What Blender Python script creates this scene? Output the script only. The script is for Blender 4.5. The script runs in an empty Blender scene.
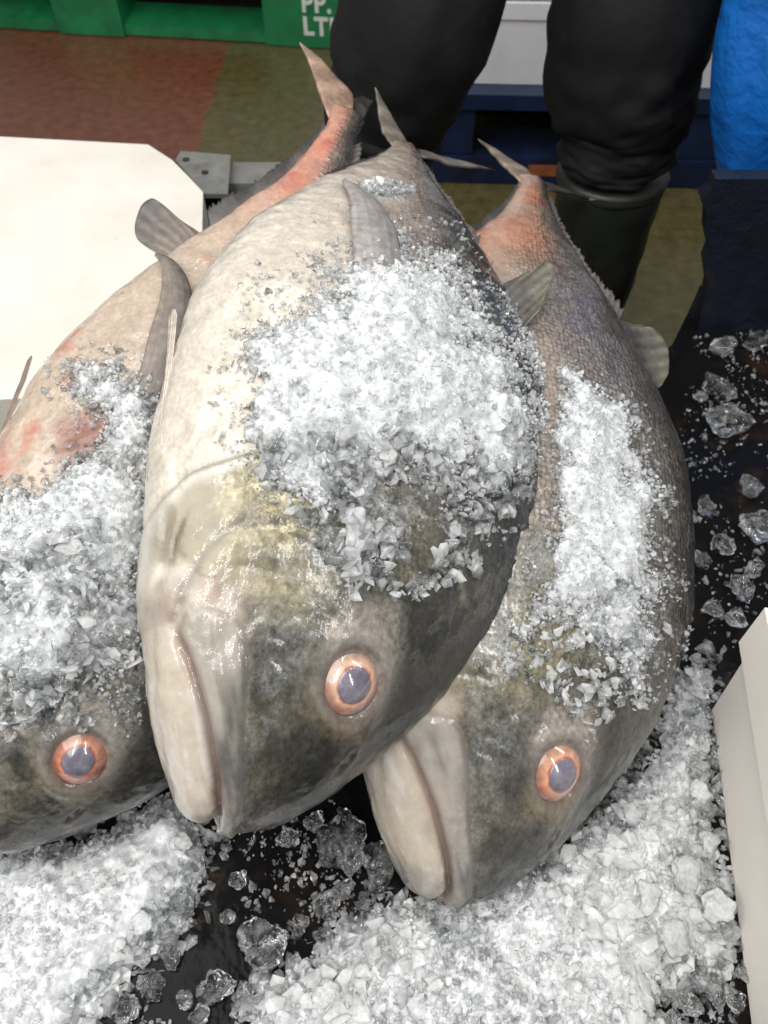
import bpy, bmesh, math, random
import numpy as np
from mathutils import Vector, Matrix, Euler
from mathutils.bvhtree import BVHTree

A = np.array
rng = np.random.default_rng(7)
random.seed(7)
SC = bpy.context.scene
COL = SC.collection
rad = math.radians

# ------------------------------------------------------------------ camera maths
PITCH = rad(52); F = 769.0; CAM = A([0, 0, .9])
CR = A([1., 0, 0]); FW = A([0, math.cos(PITCH), -math.sin(PITCH)]); UP = np.cross(CR, FW)
KS = .88
TRAY = .9 - .66 * KS


def proj(P):
    d = np.asarray(P) - CAM
    z = d @ FW
    return np.stack([384 + F * (d @ CR) / z, 512 - F * (d @ UP) / z], -1)


def plane(px, py, z):
    d = FW + CR * (px - 384) / F + UP * (512 - py) / F
    return CAM + d * (z - CAM[2]) / d[2]


def vert(px, py, y):
    d = FW + CR * (px - 384) / F + UP * (512 - py) / F
    return CAM + d * (y - CAM[1]) / d[1]


# ------------------------------------------------------------------ noise / geometry helpers
def _h(i, j, k, seed):
    n = (i * 374761393 + j * 668265263 + k * 2147483647 + seed * 144665) & 0xffffffff
    n = ((n ^ (n >> 13)) * 1274126177) & 0xffffffff
    n = n ^ (n >> 16)
    return (n & 0xffff) / 32767.5 - 1


def vnoise(P, seed=0):
    P = np.asarray(P, float)
    I = np.floor(P).astype(np.int64); f = P - I
    f = f * f * f * (f * (f * 6 - 15) + 10)
    r = 0
    for a in (0, 1):
        for b in (0, 1):
            for c in (0, 1):
                w = (f[..., 0] if a else 1 - f[..., 0]) * (f[..., 1] if b else 1 - f[..., 1]) * (f[..., 2] if c else 1 - f[..., 2])
                r = r + w * _h(I[..., 0] + a, I[..., 1] + b, I[..., 2] + c, seed)
    return r


def fbm(P, o=4, seed=0, gain=.5):
    P = np.asarray(P, float); r = 0; a = 1; t = 0
    for k in range(o):
        r = r + a * vnoise(P * 2.03 ** k + 17.3 * k, seed + k); t += a; a *= gain
    return r / t * 1.6


def sst(a, b, x):
    t = np.clip((x - a) / (b - a), 0, 1)
    return t * t * (3 - 2 * t)


def pdist(X, Y, pl, closed=False):
    """distance to a polyline, and the parameter (0..1) of the nearest point"""
    pl = A(pl, float)
    if closed: pl = np.vstack([pl, pl[:1]])
    best = np.full(X.shape, 1e9); par = np.zeros(X.shape); n = len(pl) - 1
    for i in range(n):
        a, b = pl[i], pl[i + 1]; d = b - a
        t = np.clip(((X - a[0]) * d[0] + (Y - a[1]) * d[1]) / (d @ d), 0, 1)
        e = np.hypot(X - a[0] - t * d[0], Y - a[1] - t * d[1])
        m = e < best
        best = np.where(m, e, best); par = np.where(m, (i + t) / n, par)
    return best, par


def inside(X, Y, pl):
    r = np.zeros(X.shape, bool); n = len(pl)
    for i in range(n):
        (x0, y0), (x1, y1) = pl[i], pl[(i + 1) % n]
        if y0 == y1: continue
        c = ((y0 > Y) != (y1 > Y)) & (X < (x1 - x0) * (Y - y0) / (y1 - y0) + x0)
        r ^= c
    return r


def sdist(X, Y, pl):
    d, _ = pdist(X, Y, pl, True)
    return np.where(inside(X, Y, pl), d, -d)


def pchip(xs, ys, x):
    xs = A(xs, float); ys = A(ys, float); h = np.diff(xs); dl = np.diff(ys) / h
    m = np.zeros(len(xs)); m[0] = dl[0]; m[-1] = dl[-1]
    for i in range(1, len(xs) - 1):
        if dl[i - 1] * dl[i] > 0:
            w1 = 2 * h[i] + h[i - 1]; w2 = h[i] + 2 * h[i - 1]
            m[i] = (w1 + w2) / (w1 / dl[i - 1] + w2 / dl[i])
    i = np.clip(np.searchsorted(xs, x, side='right') - 1, 0, len(h) - 1)
    t = (x - xs[i]) / h[i]
    return ys[i] * (1 + 2 * t) * (1 - t) ** 2 + h[i] * m[i] * t * (1 - t) ** 2 + ys[i + 1] * t * t * (3 - 2 * t) + h[i] * m[i + 1] * t * t * (t - 1)


def mixc(a, b, t):
    t = np.asarray(t)[..., None]
    return a * (1 - t) + b * t


def ramp(x, stops):
    xs = [s[0] for s in stops]
    return np.stack([np.interp(x, xs, [s[1][k] for s in stops]) for k in range(3)], -1)


# ------------------------------------------------------------------ object helpers
def mesh_np(name, V, Q=None, T=None, smooth=True):
    V = np.asarray(V, np.float32)
    me = bpy.data.meshes.new(name)
    fs = []
    if Q is not None and len(Q): fs.append(np.asarray(Q, np.int32))
    if T is not None and len(T): fs.append(np.asarray(T, np.int32))
    nl = sum(f.size for f in fs); nf = sum(len(f) for f in fs)
    me.vertices.add(len(V)); me.vertices.foreach_set('co', V.ravel())
    me.loops.add(nl); me.loops.foreach_set('vertex_index', np.concatenate([f.ravel() for f in fs]))
    me.polygons.add(nf)
    tot = np.concatenate([np.full(len(f), f.shape[1], np.int32) for f in fs])
    me.polygons.foreach_set('loop_start', np.concatenate([[0], np.cumsum(tot)[:-1]]).astype(np.int32))
    me.polygons.foreach_set('loop_total', tot)
    me.polygons.foreach_set('use_smooth', np.full(nf, smooth))
    me.update(calc_edges=True); me.validate()
    return me


def attr_col(me, C, name='Col'):
    a = me.attributes.new(name, 'FLOAT_COLOR', 'POINT')
    a.data.foreach_set('color', np.concatenate([C, np.ones((len(C), 1))], 1).astype(np.float32).ravel())


def attr_f(me, x, name):
    a = me.attributes.new(name, 'FLOAT', 'POINT'); a.data.foreach_set('value', np.asarray(x, np.float32).ravel())


def attr_v(me, x, name):
    a = me.attributes.new(name, 'FLOAT_VECTOR', 'POINT'); a.data.foreach_set('vector', np.asarray(x, np.float32).ravel())


def tag(o, label=None, cat=None, group=None, kind=None):
    if label: o['label'] = label
    if cat: o['category'] = cat
    if group: o['group'] = group
    if kind: o['kind'] = kind
    return o


def link(name, me, mat=None, parent=None):
    o = bpy.data.objects.new(name, me); COL.objects.link(o)
    if mat is not None: me.materials.append(mat)
    if parent is not None: o.parent = parent
    return o


def empty(name, loc=(0, 0, 0)):
    o = bpy.data.objects.new(name, None); COL.objects.link(o); o.location = loc
    o.empty_display_size = .05
    return o


def bm_obj(name, bm, mat, parent=None, smooth=False):
    me = bpy.data.meshes.new(name); bmesh.ops.recalc_face_normals(bm, faces=bm.faces); bm.to_mesh(me); bm.free()
    for p in me.polygons: p.use_smooth = smooth
    return link(name, me, mat, parent)


def bm_box(bm, x0, x1, y0, y1, z0, z1):
    v = [bm.verts.new(p) for p in ((x0, y0, z0), (x1, y0, z0), (x1, y1, z0), (x0, y1, z0), (x0, y0, z1), (x1, y0, z1), (x1, y1, z1), (x0, y1, z1))]
    for f in ((3, 2, 1, 0), (4, 5, 6, 7), (0, 1, 5, 4), (1, 2, 6, 5), (2, 3, 7, 6), (3, 0, 4, 7)):
        bm.faces.new([v[i] for i in f])
    return v


def bm_bevel(bm, r, seg=2, ang=30):
    es = [e for e in bm.edges if len(e.link_faces) == 2 and e.calc_face_angle(0) > rad(ang)]
    bmesh.ops.bevel(bm, geom=es, offset=r, segments=seg, affect='EDGES', profile=.6, clamp_overlap=True)


def bm_prism(bm, pts, z0, z1):
    a = [bm.verts.new((p[0], p[1], z0)) for p in pts]; b = [bm.verts.new((p[0], p[1], z1)) for p in pts]
    bm.faces.new(a[::-1]); bm.faces.new(b); n = len(pts)
    for i in range(n): bm.faces.new((a[i], a[(i + 1) % n], b[(i + 1) % n], b[i]))


# ------------------------------------------------------------------ materials
class NT:
    def __init__(s, name):
        s.m = bpy.data.materials.new(name); s.m.use_nodes = True; s.t = s.m.node_tree
        s.b = s.t.nodes['Principled BSDF']; s.out = s.t.nodes['Material Output']

    def n(s, typ, **kw):
        x = s.t.nodes.new(typ)
        for k, v in kw.items():
            if k.startswith('_'): setattr(x, k[1:], v)
        for k, v in kw.items():
            if not k.startswith('_'):
                key = int(k[1:]) if k[0] == 'i' and k[1:].isdigit() else k.replace('__', ' ')
                if hasattr(v, 'is_linked'): s.t.links.new(v, x.inputs[key])
                else: x.inputs[key].default_value = v
        return x

    def set(s, **kw):
        for k, v in kw.items():
            key = k.replace('__', ' ')
            if hasattr(v, 'is_linked'): s.t.links.new(v, s.b.inputs[key])
            else: s.b.inputs[key].default_value = v
        return s

    def ramp(s, fac, stops):
        x = s.t.nodes.new('ShaderNodeValToRGB'); s.t.links.new(fac, x.inputs[0])
        cr = x.color_ramp
        while len(cr.elements) < len(stops): cr.elements.new(.5)
        for e, (p, c) in zip(cr.elements, stops):
            e.position = p; e.color = (c, c, c, 1) if isinstance(c, (int, float)) else (*c, 1)
        return x.outputs[0]

    def mix(s, fac, a, b, typ='MIX'):
        x = s.n('ShaderNodeMix', _data_type='RGBA', _blend_type=typ)
        for i, v in ((0, fac), (6, a), (7, b)):
            if hasattr(v, 'is_linked'): s.t.links.new(v, x.inputs[i])
            else: x.inputs[i].default_value = v if i == 0 else (*v, 1)
        return x.outputs[2]

    def math(s, op, a, b=0.):
        return s.n('ShaderNodeMath', _operation=op, i0=a, i1=b).outputs[0]

    def noise(s, vec, scale, detail=4, rough=.55):
        k = dict(Scale=scale, Detail=detail, Roughness=rough)
        if vec is not None: k['Vector'] = vec
        return s.n('ShaderNodeTexNoise', **k).outputs[0]

    def bump(s, h, strength=.3, dist=.002, normal=None):
        k = dict(Height=h, Strength=strength, Distance=dist)
        if normal is not None: k['Normal'] = normal
        return s.n('ShaderNodeBump', **k).outputs[0]

    def obj(s): return s.n('ShaderNodeTexCoord').outputs['Object']

    def attr(s, name, out='Fac'): return s.n('ShaderNodeAttribute', _attribute_name=name).outputs[out]


def simple(name, col, rough=.5, var=.12, scale=30, bump=.15, bscale=120, bdist=.001, spec=.5, metal=0., coat=0., dirt=None):
    m = NT(name); v = m.obj()
    n = m.noise(v, scale, 6)
    f = m.ramp(n, [(.3, 1 - var), (.7, 1 + var)])
    c = m.mix(1., (col[0], col[1], col[2]), f, 'MULTIPLY')
    if dirt:
        dn = m.ramp(m.noise(v, dirt[1], 8, .65), [(dirt[2], 0.), (dirt[2] + .18, 1.)])
        c = m.mix(m.math('MULTIPLY', dn, dirt[3]), c, dirt[0])
    m.set(Base__Color=c, Roughness=rough, Metallic=metal, Coat__Weight=coat, Coat__Roughness=.12)
    m.b.inputs['Specular IOR Level'].default_value = spec
    m.set(Normal=m.bump(m.noise(v, bscale, 5), bump, bdist))
    return m.m


def fish_mat():
    m = NT('fish_skin')
    col = m.attr('Col', 'Color'); loc = m.attr('loc', 'Vector'); sc = m.attr('scale'); irid = m.attr('irid'); uv = m.attr('suv', 'Vector')
    # mottling of the skin
    n1 = m.noise(loc, 55, 8, .68); n2 = m.noise(loc, 260, 4, .6)
    f = m.ramp(n1, [(.28, .42), (.5, .95), (.72, 1.7)])
    mo = m.attr('mott')
    c = m.mix(mo, col, m.mix(1., col, f, 'MULTIPLY'))
    c = m.mix(m.math('MULTIPLY', mo, .8), c, m.mix(1., c, m.ramp(n2, [(.32, .5), (.68, 1.55)]), 'MULTIPLY'))
    # scales
    wob = m.n('ShaderNodeVectorMath', _operation='MULTIPLY_ADD', i1=(.25, .25, 0), i2=uv)
    nz = m.n('ShaderNodeTexNoise', Vector=uv, Scale=.35, Detail=2.)
    m.t.links.new(nz.outputs['Color'], wob.inputs[0])
    vo = m.n('ShaderNodeTexVoronoi', _feature='F1', Vector=wob.outputs[0], Scale=1., Randomness=.55)
    vd = vo.outputs['Distance']
    sh = m.ramp(vd, [(.0, 1.), (.45, .85), (.75, .2)])
    se = m.ramp(vd, [(.25, 1.16), (.5, .95), (.72, .5)])
    c = m.mix(m.math('MULTIPLY', sc, .85), c, m.mix(1., c, se, 'MULTIPLY'))
    # silvery / golden reflective patches
    ir = m.math('MULTIPLY', irid, m.math('MULTIPLY', m.ramp(m.noise(loc, 60, 6, .7), [(.40, 0.), (.58, 1.)]), m.ramp(m.noise(loc, 330, 4, .7), [(.42, .25), (.58, 1.)])))
    c = m.mix(m.math('MULTIPLY', ir, .65), c, m.attr('gold', 'Color'))
    rg = m.ramp(m.noise(loc, 70, 5, .6), [(.3, .22), (.7, .42)])
    m.set(Base__Color=c, Metallic=m.math('MULTIPLY', ir, .75), Roughness=rg, Coat__Weight=.85, Coat__Roughness=m.ramp(m.noise(loc, 30, 4), [(.35, .05), (.65, .11)]),
          Subsurface__Weight=.12)
    m.b.inputs['Subsurface Radius'].default_value = (.006, .003, .002)
    m.b.inputs['Subsurface Scale'].default_value = 1.
    m.b.inputs['Specular IOR Level'].default_value = .3
    b1 = m.bump(m.math('MULTIPLY', sh, sc), .9, .0014)
    b2 = m.bump(m.noise(loc, 170, 5, .6), .25, .0012, b1)
    b3 = m.bump(m.noise(loc, 800, 2, .5), .2, .0005, b2)
    m.set(Normal=b3)
    cb = m.math('ADD', m.math('ADD', m.noise(loc, 48, 3, .5), m.math('MULTIPLY', m.noise(loc, 260, 3, .6), .16)), m.math('MULTIPLY', m.math('MULTIPLY', sh, sc), .12))
    m.t.links.new(m.bump(cb, .55, .0030), m.b.inputs['Coat Normal'])
    return m.m


def fin_mat():
    m = NT('fin_membrane')
    col = m.attr('Col', 'Color'); loc = m.attr('loc', 'Vector')
    c = m.mix(1., col, m.ramp(m.noise(loc, 120, 5), [(.3, .7), (.7, 1.3)]), 'MULTIPLY')
    m.set(Base__Color=c, Roughness=.45, Coat__Weight=.12, Coat__Roughness=.25, Subsurface__Weight=.2, Alpha=.88)
    m.b.inputs['Subsurface Radius'].default_value = (.004, .003, .002)
    m.set(Normal=m.bump(m.noise(loc, 300, 4), .4, .001))
    return m.m


def eye_mat():
    m = NT('fish_eye_iris')
    col = m.attr('Col', 'Color'); loc = m.attr('loc', 'Vector')
    c = m.mix(1., col, m.ramp(m.noise(loc, 4, 5), [(.3, .75), (.7, 1.25)]), 'MULTIPLY')
    m.set(Base__Color=c, Roughness=.2, Coat__Weight=1., Coat__Roughness=.04, Subsurface__Weight=.15)
    m.b.inputs['Subsurface Radius'].default_value = (.003, .0015, .001)
    m.set(Normal=m.bump(m.noise(loc, 9, 4), .15, .0006))
    return m.m


def pupil_mat():
    m = NT('fish_eye_pupil')
    loc = m.attr('loc', 'Vector')
    c = m.ramp(m.noise(loc, 1.2, 4), [(.3, (.10, .09, .12)), (.5, (.15, .138, .175)), (.72, (.24, .225, .26))])
    m.set(Base__Color=c, Roughness=.15, Coat__Weight=1., Coat__Roughness=.03)
    m.set(Normal=m.bump(m.noise(loc, 2.5, 3), .15, .0008))
    return m.m


def ice_soft(name, transp, col, rough, scale, bstr=.35, sss=0., thick=False):
    """wet crushed ice: a clear part that light passes straight through, a milky part that scatters it, a wet skin"""
    m = NT(name); v = m.obj(); t = m.t
    n = m.noise(v, scale, 5, .6)
    c = m.ramp(m.noise(v, 45, 5, .6), [(.3, tuple(x * .95 for x in col)), (.65, col)])
    vo = m.n('ShaderNodeTexVoronoi', _feature='F1', Vector=v, Scale=scale * 2.2)
    h = m.math('ADD', m.math('MULTIPLY', vo.outputs['Color'], .7), n)
    nb = m.bump(h, bstr, .0014)
    if sss:
        cell = m.ramp(m.n('ShaderNodeTexVoronoi', _feature='F1', Vector=v, Scale=430.).outputs['Color'], [(.1, .78), (.9, 1.)])
        c = m.mix(1., c, cell, 'MULTIPLY')
        c = m.mix(1., c, m.ramp(m.noise(v, 150, 4, .65), [(.33, .82), (.6, 1.)]), 'MULTIPLY')
    m.set(Base__Color=c, Roughness=.5, Subsurface__Weight=sss, Normal=nb)
    m.b.inputs['Specular IOR Level'].default_value = .0
    m.b.inputs['Subsurface Radius'].default_value = (.005, .0055, .006); m.b.inputs['Subsurface Scale'].default_value = 1.
    tl = m.n('ShaderNodeBsdfTranslucent', Color=c)
    milk = m.n('ShaderNodeMixShader', i0=.0 if sss else .45, i1=m.b.outputs[0], i2=tl.outputs[0])
    tp = m.n('ShaderNodeBsdfTransparent', Color=(.97, .985, .99, 1))
    if thick:
        th = m.attr('thick')
        fac = m.ramp(m.math('ADD', th, m.math('MULTIPLY', m.math('SUBTRACT', m.noise(v, 190, 5, .65), .5), .9)), [(.12, .95), (.62, 0.)])
    else:
        fac = m.ramp(m.noise(v, scale * .55, 4, .6), [(.35, max(0, transp - .25)), (.65, min(1, transp + .22))])
    body = m.n('ShaderNodeMixShader', i0=fac, i1=milk.outputs[0], i2=tp.outputs[0])
    gl = m.n('ShaderNodeBsdfGlossy', Roughness=rough, Normal=nb)
    fr = m.n('ShaderNodeFresnel', IOR=1.36, Normal=nb)
    mx = m.n('ShaderNodeMixShader', i0=fr.outputs[0], i1=body.outputs[0], i2=gl.outputs[0])
    t.links.new(mx.outputs[0], m.out.inputs[0])
    return m.m


def ice_clear(name, rough, sc, cloud):
    m = NT(name); v = m.obj()
    n = m.noise(v, sc, 5, .6)
    m.set(Base__Color=(.97, .985, .99, 1), IOR=1.31, Roughness=m.ramp(n, [(.35, rough * .3), (.7, rough * 2)]),
          Transmission__Weight=m.ramp(m.noise(v, sc * .6, 5, .65), [(.45, 1.), (.75, 1 - cloud)]))
    m.set(Normal=m.bump(m.noise(v, sc * 1.2, 1.5, .5), .16, .25 / sc))
    return m.m


M = {}
M['skin'] = fish_mat(); M['fin'] = fin_mat(); M['eye'] = eye_mat(); M['pupil'] = pupil_mat()
M['snow'] = ice_soft('crushed_ice_mass', 0., (.71, .735, .75), .14, 300, .7, .4, True)
M['bed'] = ice_soft('crushed_ice_bed', 0., (.85, .87, .885), .14, 260, .55, .5)
M['shard'] = ice_soft('milky_ice_grains', .45, (.965, .972, .975), .12, 150)
M['clear'] = ice_soft('clear_ice_grains', .84, (.96, .97, .975), .08, 130)
M['lump'] = ice_clear('clear_ice_lump', .04, 3.2, .14)
M['flake'] = ice_soft('milky_ice_flake', .45, (.95, .96, .965), .1, 4.5)

# ------------------------------------------------------------------ the fish
S_ = [0, .01, .03, .06, .1, .15, .2, .3, .4, .5, .6, .7, .8, .88, .93, .965]
TOP = [-.02, .011, .038, .070, .104, .140, .166, .191, .190, .167, .122, .076, .038, .024, .021, .024]
BOT = [-.032, -.061, -.081, -.099, -.115, -.132, -.146, -.163, -.166, -.150, -.114, -.073, -.038, -.024, -.02, -.023]
WID = [.005, .028, .038, .049, .061, .073, .080, .083, .075, .060, .043, .030, .020, .018, .015, .009]
EYE = (.113, .034)
GAPE = [(-.01, -.032), (.03, -.046), (.07, -.066), (.105, -.088), (.124, -.102)]
MAXI = [(-.01, -.031), (.03, -.045), (.07, -.065), (.105, -.087), (.12, -.098), (.132, -.099), (.140, -.086), (.138, -.068), (.128, -.056), (.10, -.046), (.06, -.036), (.03, -.026), (-.01, -.012)]
def smooth_pl(pl, n=40):
    pl = A(pl, float); t = np.linspace(0, 1, len(pl)); q = np.linspace(0, 1, n)
    return [tuple(p) for p in np.stack([pchip(t, pl[:, k], q) for k in range(2)], -1)]


OPER = smooth_pl([(.19, .11), (.25, .075), (.28, .035), (.291, -.01), (.282, -.044), (.256, -.071), (.241, -.098), (.229, -.121), (.212, -.134), (.190, -.142), (.15, -.135)])
PREO = smooth_pl([(.165, .06), (.195, .02), (.205, -.03), (.2, -.07), (.17, -.098), (.13, -.105)])

WRINK = [[(.122, -.052), (.116, -.03), (.104, -.012)], [(.130, -.046), (.129, -.03), (.121, -.012)], [(.14, -.03), (.15, -.012), (.152, .008)], [(.165, -.09), (.172, -.06), (.17, -.03)], [(.09, .005), (.078, .02), (.074, .036)],
         [(.18, .03), (.165, .05), (.148, .06)], [(.225, -.10), (.235, -.06), (.24, -.02)], [(.155, -.115), (.185, -.118), (.21, -.112)]]
UP_Z = A([0, 0, 1.])


class Fish:
    def __init__(s, p, k=1.):
        p = A(p, float)
        s.c = CAM + (p[:3] - CAM) * k
        a, b, c = p[3:6]
        f = A([math.cos(a) * math.cos(c), math.sin(a) * math.cos(c), math.sin(c)])
        n0 = UP_Z - f * f[2]; n0 /= np.linalg.norm(n0)
        d0 = -np.cross(n0, f)
        s.f = f; s.d = d0 * math.cos(b) - n0 * math.sin(b); s.n = n0 * math.cos(b) + d0 * math.sin(b)
        s.L = p[6] * k; s.by, s.bz = p[7], p[8]

    lift = .08

    def pose(s, X):
        X = np.asarray(X, float)
        x = X[..., 0] - .4
        q = np.where(x < .6, x * x, .36 + 1.2 * (x - .6))
        y = X[..., 1] + s.by * q; z = X[..., 2] + s.bz * q + s.lift * np.maximum(x - .18, 0) ** 2
        return s.c + s.L * (x[..., None] * s.f + y[..., None] * s.d + z[..., None] * s.n)


def grid_normals(P, wrap=True):
    du = np.gradient(P, axis=0)
    dv = (np.roll(P, -1, 1) - np.roll(P, 1, 1)) if wrap else np.gradient(P, axis=1)
    n = np.cross(du, dv)
    return n / np.maximum(np.linalg.norm(n, axis=-1, keepdims=True), 1e-12)


def canon(s, t):
    """point on the plain body, s along, t around (0 = back)"""
    a = pchip(S_, TOP, s); b = pchip(S_, BOT, s); w = pchip(S_, WID, s)
    c = (a + b) / 2; h = (a - b) / 2
    si = np.sin(t); co = np.cos(t)
    z = w * np.sign(si) * np.abs(si) ** .92
    # fuller low on the flank than at the forehead
    return np.stack([s, c + h * co, z * (1 - .10 * co)], -1)


def side_z(x, y):
    """half width of the plain body at canonical x, y"""
    x = np.asarray(x, float); y = np.asarray(y, float)
    a = pchip(S_, TOP, x); b = pchip(S_, BOT, x); w = pchip(S_, WID, x)
    c = (a + b) / 2; h = (a - b) / 2
    co = np.clip((y - c) / h, -1, 1)
    return w * (1 - co * co) ** .46 * (1 - .1 * co)


def build_fish(label, p, k, seed, look):
    fi = Fish(p, k)
    root = empty('fish', fi.c)
    NS, NT_ = 330, 330
    u = np.linspace(0, 1, NS)
    s = .965 * u ** 1.3
    t = np.linspace(0, 2 * np.pi, NT_, endpoint=False)
    S, T = np.meshgrid(s, t, indexing='ij')
    X = canon(S, T)
    N = grid_normals(X); 
    if (N[NS // 2, NT_ // 4, 2]) < 0: N = -N
    N[0] = A([-1, 0, 0])
    x, y, z = X[..., 0], X[..., 1], X[..., 2]
    yt = pchip(S_, TOP, S); yb = pchip(S_, BOT, S)
    dor = np.clip((y - (yt + yb) / 2) / ((yt - yb) / 2), -1, 1)
    # ---- relief
    D = np.zeros_like(x)
    jbl = y - np.interp(x, [0, .03, .1, .135], [-.02, -.034, -.062, -.078])
    dg, pg = pdist(x, y, GAPE)
    gfade = 1 - sst(.8, 1., pg) * .7
    D -= (.0085 * np.exp(-(dg / .0032) ** 2) * (.45 + .55 * sst(.09, .0, x)) + .0035 * np.exp(-(dg / .009) ** 2) * sst(.1, .0, x)) * gfade
    sm = sdist(x, y, MAXI)
    D += .0015 * sst(-.004, .006, sm) - .0014 * np.exp(-((sm + .001) / .0019) ** 2) * (.35 + .65 * sst(.13, .10, x)) + .0011 * np.exp(-((jbl - .0) / .003) ** 2) * (sm > .004)
    D += (.0009 * fbm(np.stack([x * 14, y * 90, 0 * x], -1), 3, seed + 2)) * (sm > 0)
    # lower jaw: lip swelling under the gape and the mandible's lower rim
    dj, _ = pdist(x, y, [(-.01, -.045), (.05, -.078), (.1, -.102), (.15, -.112)])
    D += .0028 * np.exp(-(dj / .011) ** 2)
    dj2, _ = pdist(x, y, [(.02, -.076), (.07, -.101), (.13, -.118), (.2, -.128)])
    D -= .0016 * np.exp(-(dj2 / .0035) ** 2)
    do, po = pdist(x, y, OPER)
    ahead = inside(x, y, OPER + [(-.2, -.135), (-.2, .2), (.19, .2)])
    sdo = np.where(ahead, do, -do)
    D += .0052 * sst(-.0022, .0022, sdo) * np.exp(-np.maximum(sdo, 0) / .028) * sst(0, .12, po)
    D -= .0022 * np.exp(-((sdo + .003) / .003) ** 2) * sst(0, .1, po)
    dp, pp = pdist(x, y, PREO)
    D -= .0014 * np.exp(-(dp / .004) ** 2)
    dsub, _ = pdist(x, y, [(.215, .075), (.245, .02), (.25, -.04), (.225, -.095)])
    D -= .001 * np.exp(-(dsub / .006) ** 2)
    ex, ey = EYE
    re = .0235
    r = np.hypot(x - ex, y - ey)
    rl = np.hypot((x - ex) / 1.45, y - ey)
    D += .0022 * sst(.042, .022, rl)
    D -= .0075 * sst(re * 1.08, re * .6, r)
    re_ = np.hypot((x - ex) / 1.12, y - ey)
    D += .0021 * np.exp(-((re_ - re * 1.2) / .006) ** 2) * (.8 + .4 * np.sin(3 * np.arctan2(y - ey, x - ex) + seed))
    for wl in WRINK:
        dw, pw = pdist(x, y, smooth_pl(wl, 14)); D -= .0011 * np.exp(-(dw / .002) ** 2) * np.sin(np.pi * np.clip(pw, 0, 1))
    # nostrils
    rn = np.minimum(np.hypot(x - .060, (y - .046) * 1.5), np.hypot(x - .069, (y - .051) * 1.5))
    D -= .0025 * np.exp(-(rn / .0028) ** 2); D += .0005 * np.exp(-((rn - .006) / .003) ** 2)
    X3 = np.stack([x, y, np.abs(z) + 3 * (z < 0)], -1)
    D += .0016 * fbm(X3 * 22, 3, seed) * sst(0, .05, x) + .0006 * fbm(X3 * 90, 3, seed + 5)
    # scutes along the tail
    D += .0022 * np.exp(-((y - .002) / .006) ** 2) * sst(.66, .74, x) * (.55 + .45 * np.sin(x * 620))
    # sag of the belly flesh
    P = X + N * D[..., None]
    # ---- colour (the fish's own skin)
    nz = fbm(X3 * 26, 5, seed + 11, .6); n2 = fbm(X3 * 60, 4, seed + 21, .6); n3 = fbm(X3 * 9, 3, seed + 31)
    dd = dor + .12 * n3 + .05 * nz
    body = ramp(dd, look['body'])
    head = ramp(dd + .1 * nz, look['head'])
    dark = A([.026, .025, .021])
    head = mixc(head, dark, np.clip(sst(-.05, .55, nz + .5 * n2 + .3 * n3) * .8 * sst(-.6, -.25, dd), 0, 1))
    head = mixc(head, head * 1.9 + .015, np.clip(sst(.1, .8, -nz + .4 * n2 - .15), 0, 1) * .55)
    ws = .006 + .045 * sst(-.25, .3, dd); hw = sst(-ws, ws, sdo)
    C = mixc(body, head, hw)
    # flank: tail flush
    C = mixc(C, A(look['flush']), look['flush_w'] * sst(.58, .78, x) * sst(1.0, .96, x) * sst(.45, -.2, dd) * np.clip(.55 + .6 * n3, 0, 1))
    C = mixc(C, A([.5, .14, .09]), .55 * look['blotch'] * np.clip(sst(.3, .8, n3 + .4 * nz), 0, 1) * sst(-.1, -.6, dd) * (x > .27))
    # brassy cheek and gill cover
    gpx = sst(-.004, .02, sdo) * sst(.13, .17, x) * sst(.1, -.2, dd) * sst(-.95, -.65, dd)
    gpx = gpx * np.clip(.45 + .9 * fbm(X3 * A([30, 12, 12]), 4, seed + 55), 0, 1) * look['brass']
    C = mixc(C, A([.31, .27, .165]), np.clip(gpx, 0, 1) * .8)
    jtn = fbm(X3 * 140, 3, seed + 91)
    for bx, by_, br in look.get('red', ()):
        C = mixc(C, A([.42, .10, .07]), .6 * sst(1.0, .2, np.hypot((x - bx) / br / 1.8, (y - by_) / br) + .35 * nz) * np.clip(.5 + .9 * n2 + .5 * jtn, 0, 1))
    if look.get('axil'):
        C = mixc(C, A([.16, .045, .03]), .8 * sst(.034, .012, np.hypot((x - .365) / 1.3, y + .083) + .008 * n2))
    # gill cover rim
    C = mixc(C, A([.5, .49, .44]), .75 * np.exp(-((sdo - .005) / .005) ** 2) * sst(.35, .6, po))
    C = mixc(C, A([.2, .19, .15]), .55 * np.exp(-((sdo + .002) / .003) ** 2))
    # jaws
    low = sst(-.40, -.62, dd) * hw * sst(.175, .135, x + .02 * n3)
    jaw = mixc(A([.47, .41, .335]), A([.36, .32, .275]), np.clip(.5 + .7 * n3, 0, 1) * .6)
    ja = x * .876 - y * .48; jb = x * .48 + y * .876
    js = fbm(np.stack([ja * 13, jb * 75, z * 8], -1), 4, seed + 61); jt = fbm(np.stack([ja * 22, jb * 34, z * 8], -1), 4, seed + 62)
    jaw = mixc(jaw, A([.56, .52, .48]), sst(.25, .6, js) * .8)
    jaw = mixc(jaw, A([.25, .225, .20]), sst(.1, .75, jt + .5 * sst(.05, .0, x) + .35 * sst(.022, .0, dg) - .1) * .75)
    jaw = mixc(jaw, A([.38, .2, .14]), sst(.3, .8, -js) * .3)
    ingape = sst(-.002, .004, -(y - np.interp(x, [g[0] for g in GAPE], [g[1] for g in GAPE]))) * sst(.15, .125, x)
    C = mixc(C, jaw, np.maximum(low * .85, ingape * .95))
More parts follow.
